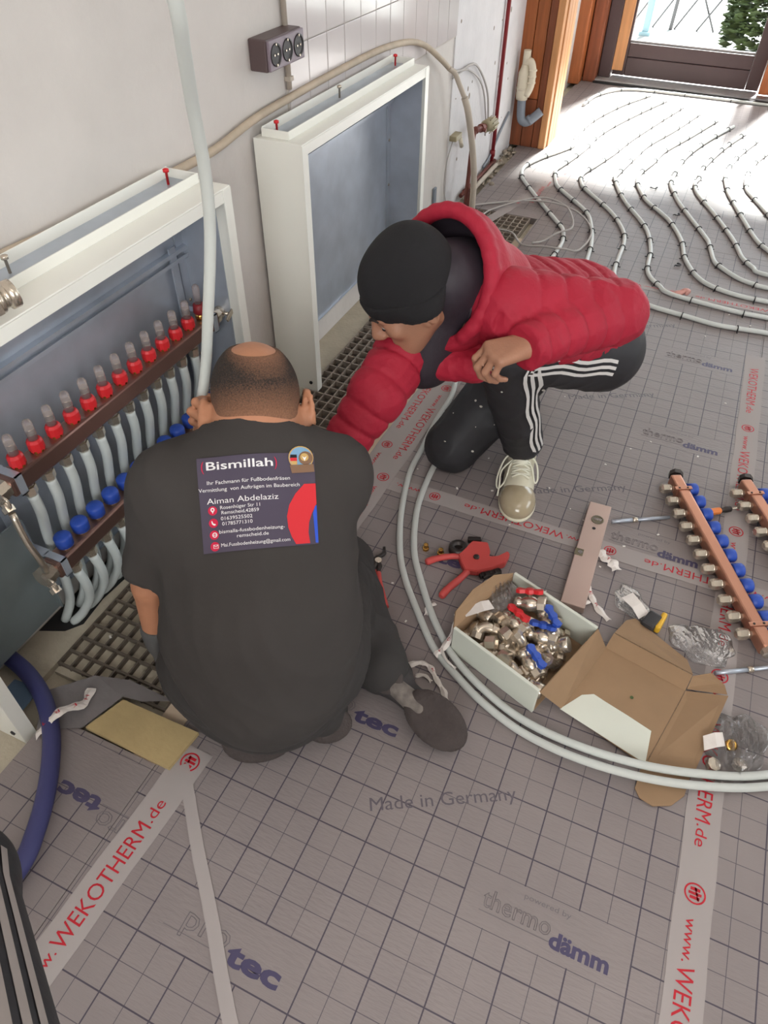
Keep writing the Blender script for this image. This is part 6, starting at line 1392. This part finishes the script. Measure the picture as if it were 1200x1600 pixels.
# trousers
P_ = Sdf(); P_.ell(pelB-ao(0, 0, 0.02)-fB*0.02, np.array([0.155, 0.14, 0.125]), np.stack([lB, fB, zA], 1), 0.05)
P_.chain([hpL, kL], [0.108, 0.074], 0.04).chain([kL, aL+(kL-aL)*0.06], [0.072, 0.054], 0.02).chain([hpR, kR], [0.108, 0.078], 0.04).chain([kR, aR], [0.068, 0.055], 0.03)
P_.cut(aL+(kL-aL)*0.06, aL-kL, 0.07); P_.cut(ao(-0.35, 1.7, 0.003), (0, 0, -1), 1.2)
VP, QP = P_.mesh(0.0055); VP = folds(P_, VP, 0.004, 34, 8); tr = surf('track_trousers', VP, QP, 'track_black', pB, B_ORIG)
side = nrm(lB*0.85-fB*0.35)
def stripe(off):
    base = [hpL+(kL-hpL)*t for t in np.linspace(0.15, 0.93, 12)]+[kL+(aL-kL)*t for t in np.linspace(0.04, 0.90, 16)]; rows = []
    for i, b_ in enumerate(base):
        th = i < 12; ax = nrm(kL-hpL) if th else nrm(aL-kL); sd = nrm(side-ax*(side@ax)); cr = np.cross(ax, sd)
        wob = 0.004*math.sin(i*1.1)
        rows.append([b_+sd*0.14+cr*(off+wob+w_) for w_ in (-0.0045, 0.0045)]+[-sd])
    A_ = []
    for r_ in rows:
        for p in r_[:2]: A_.append(P_.march(np.array([p]), r_[2], 0.16, 0.0040)[0])
    A_ = np.array(A_)-np.array(B_ORIG); m = MB(); m.add(A_, [(2*i, 2*i+1, 2*i+3, 2*i+2) for i in range(len(rows)-1)], True); m.build('side_stripe', 'stripe_white', tr, local=True)
for o_ in (-0.017, 0.0, 0.017): stripe(o_)
# plaster splashes on the kneeling leg
m = MB(); rs = np.random.default_rng(11); up = []
for k in range(26):
    t = rs.uniform(0.15, 1.0); b_ = hpR+(kR-hpR)*t+ao(*(rs.normal(0, 0.04, 3))) if k < 20 else kL+(aL-kL)*rs.uniform(0, 0.6)+ao(*rs.normal(0, 0.03, 3)); dcam = nrm(ao(0, 0, 1.4)-b_)
    p = P_.march(np.array([b_+dcam*0.16]), -dcam, 0.3, 0.0006)[0]
    m.ball(tuple(p), rs.uniform(0.002, 0.005), 6, 4, (rs.uniform(0.6, 2), 1, 0.8))
o = m.build('plaster_splash', 'plaster_splash', tr); o['kind'] = 'stuff'
# sneaker flat on the floor, toe toward us
toe, heel = ao(-0.222, 1.425, 0), ao(-0.290, 1.690, 0); d = nrm(toe-heel); R = np.stack([d, np.cross(zA, d), zA], 1); Lf = np.linalg.norm(toe-heel); SP = lambda a, b_, c: heel+R@ao(a*Lf, b_, c)
def over_floor(SD): SD.cut(ao(heel[0], heel[1], 0.0005), (0, 0, -1), 0.6); return SD
U = Sdf(); U.ell(SP(0.16, 0, 0.035), (0.055, 0.038, 0.052), R, 0.02).ell(SP(0.55, 0, 0.034), (0.10, 0.044, 0.040), R, 0.03).cone(SP(0.22, 0, 0.05), SP(0.27, 0, 0.105), 0.038, 0.040, 0.02).cone(SP(0.30, 0, 0.075), SP(0.62, 0, 0.045), 0.036, 0.028, 0.02); U.cut(SP(0.22, 0, 0.118), (0, 0, 1), 0.06)
V1, Q1 = over_floor(U).mesh(0.0042); sn = surf('sneaker', V1, Q1, 'sneaker_white', pB, B_ORIG)
Tc = Sdf(); Tc.ell(SP(0.795, 0, 0.028), (0.068, 0.0500, 0.042), R, 0.02); Tc.cut(SP(0.66, 0, 0.04), -d, 0.09); V1, Q1 = over_floor(Tc).mesh(0.004); surf('toe_cap', V1, Q1, 'sneaker_toe', sn, B_ORIG)
So = Sdf(); So.ell(SP(0.76, 0, 0.010), (0.080, 0.0525, 0.016), R, 0.02).ell(SP(0.17, 0, 0.010), (0.060, 0.043, 0.016), R, 0.02).cone(SP(0.2, 0, 0.012), SP(0.7, 0, 0.012), 0.034, 0.04, 0.02); So.cut(SP(0.5, 0, 0.026), zA, 0.3); V1, Q1 = over_floor(So).mesh(0.0045); surf('sole', V1, Q1, 'sneaker_white', sn, B_ORIG)
for k in range(5):
    a = 0.36+0.058*k
    for s_ in (-1, 1):
        q0 = SP(a, -s_*0.026, 0.14); q1 = SP(a+0.045, s_*0.024, 0.14)
        Pm = U.march(np.array([q0*(1-t)+q1*t for t in np.linspace(0, 1, 7)]), ao(0, 0, -1), 0.14, 0.002); m = MB(); m.tube([tuple(p) for p in Pm], 0.0028, 6); m.build('lace', 'lace', sn)
for pts in ([(0.36, -0.01, 0.105), (0.40, -0.045, 0.085), (0.55, -0.062, 0.045), (0.66, -0.058, 0.030), (0.62, -0.040, 0.050), (0.48, -0.030, 0.080), (0.37, -0.005, 0.104)], [(0.36, 0.005, 0.105), (0.42, 0.040, 0.085), (0.54, 0.050, 0.055), (0.60, 0.042, 0.052), (0.50, 0.030, 0.080), (0.38, 0.004, 0.106)], [(0.37, 0.0, 0.104), (0.50, -0.050, 0.066), (0.64, -0.054, 0.040), (0.74, -0.056, 0.020)]):
    m = MB(); m.tube(smooth_path([SP(*p) for p in pts], 5), 0.0026, 6); m.build('lace_loop', 'lace', sn)
to = Sdf(); to.cone(SP(0.30, 0, 0.10), SP(0.44, 0, 0.088), 0.020, 0.020, 0.01); V1, Q1 = to.mesh(0.004); surf('tongue', V1, Q1, 'lace', sn, B_ORIG)
# far shoe under the body
U2 = Sdf(); hd = nrm(aR-kR); U2.cone(aR, aR+hd*0.02, 0.045, 0.04, 0.02).cone(aR+hd*0.02-ao(0, 0, 0.01), aR+hd*0.10-ao(0, 0, 0.035), 0.038, 0.032, 0.03); U2.cut(ao(aR[0], aR[1], 0.001), (0, 0, -1), 0.3); V1, Q1 = U2.mesh(0.005); surf('sneaker', V1, Q1, 'sneaker_white', pB, B_ORIG)

# ------------------------------------------------------------------ leg of the person taking the picture, at lower left
C_ORIG = (-0.70, 0.0, 0.0)
mat('stripe_dull', (150, 140, 136), 0.8)
pC = thing('person', 'striped dark trouser leg of a standing person, cut off at lower left', 'person', C_ORIG)
G = Sdf(); hp, kn, an = ao(-0.085, -0.190, 0.815), ao(-0.542, 0.052, 0.545), ao(-0.680, -0.170, 0.075)
G.chain([hp, kn, an], [0.065, 0.045, 0.034], 0.02).cone(an-ao(0, 0, 0.03), an+ao(0.01, 0.12, -0.05), 0.03, 0.024, 0.02); G.cut(ao(-0.7, 0.1, 0.004), (0, 0, -1), 0.5); V1, Q1 = G.mesh(0.006); surf('body', V1, Q1, 'skin_light', pC, C_ORIG)
G = Sdf(); G.chain([hp, kn, an+ao(0, 0, 0.01)], [0.085, 0.066, 0.058], 0.03); G.cut(an+ao(0, 0, -0.01), (0, 0, -1), 0.12); V1, Q1 = G.mesh(0.006); tq = surf('track_trousers', V1, Q1, 'track_black', pC, C_ORIG)
for o_ in (-0.017, 0.0, 0.017):
    rows = []
    for t in np.linspace(0.02, 0.98, 26):
        b_ = kn+(an-kn)*t if t > 0.5 and False else (hp+(kn-hp)*(t*2) if t < 0.5 else kn+(an-kn)*(t*2-1)); sd = nrm((0.65, 0.35, 0.65)); ax_ = nrm(kn-hp) if t < 0.5 else nrm(an-kn); sd = nrm(sd-ax_*(sd@ax_)); cr = np.cross(ax_, sd)
        for w_ in (-0.0045, 0.0045): rows.append(G.march(np.array([b_+sd*0.14+cr*(o_+w_)]), -sd, 0.16, 0.0012)[0])
    A_ = np.array(rows)-np.array(C_ORIG); m = MB(); m.add(A_, [(2*i, 2*i+1, 2*i+3, 2*i+2) for i in range(25)], True); m.build('side_stripe', 'stripe_dull', tq, local=True)
U3 = Sdf(); U3.cone(an-ao(0, 0, 0.025), an+ao(0.01, 0.13, -0.045), 0.048, 0.042, 0.03); U3.cut(ao(an[0], an[1], 0.001), (0, 0, -1), 0.3); V1, Q1 = U3.mesh(0.005); surf('shoe', V1, Q1, 'shoe_dark', pC, C_ORIG)
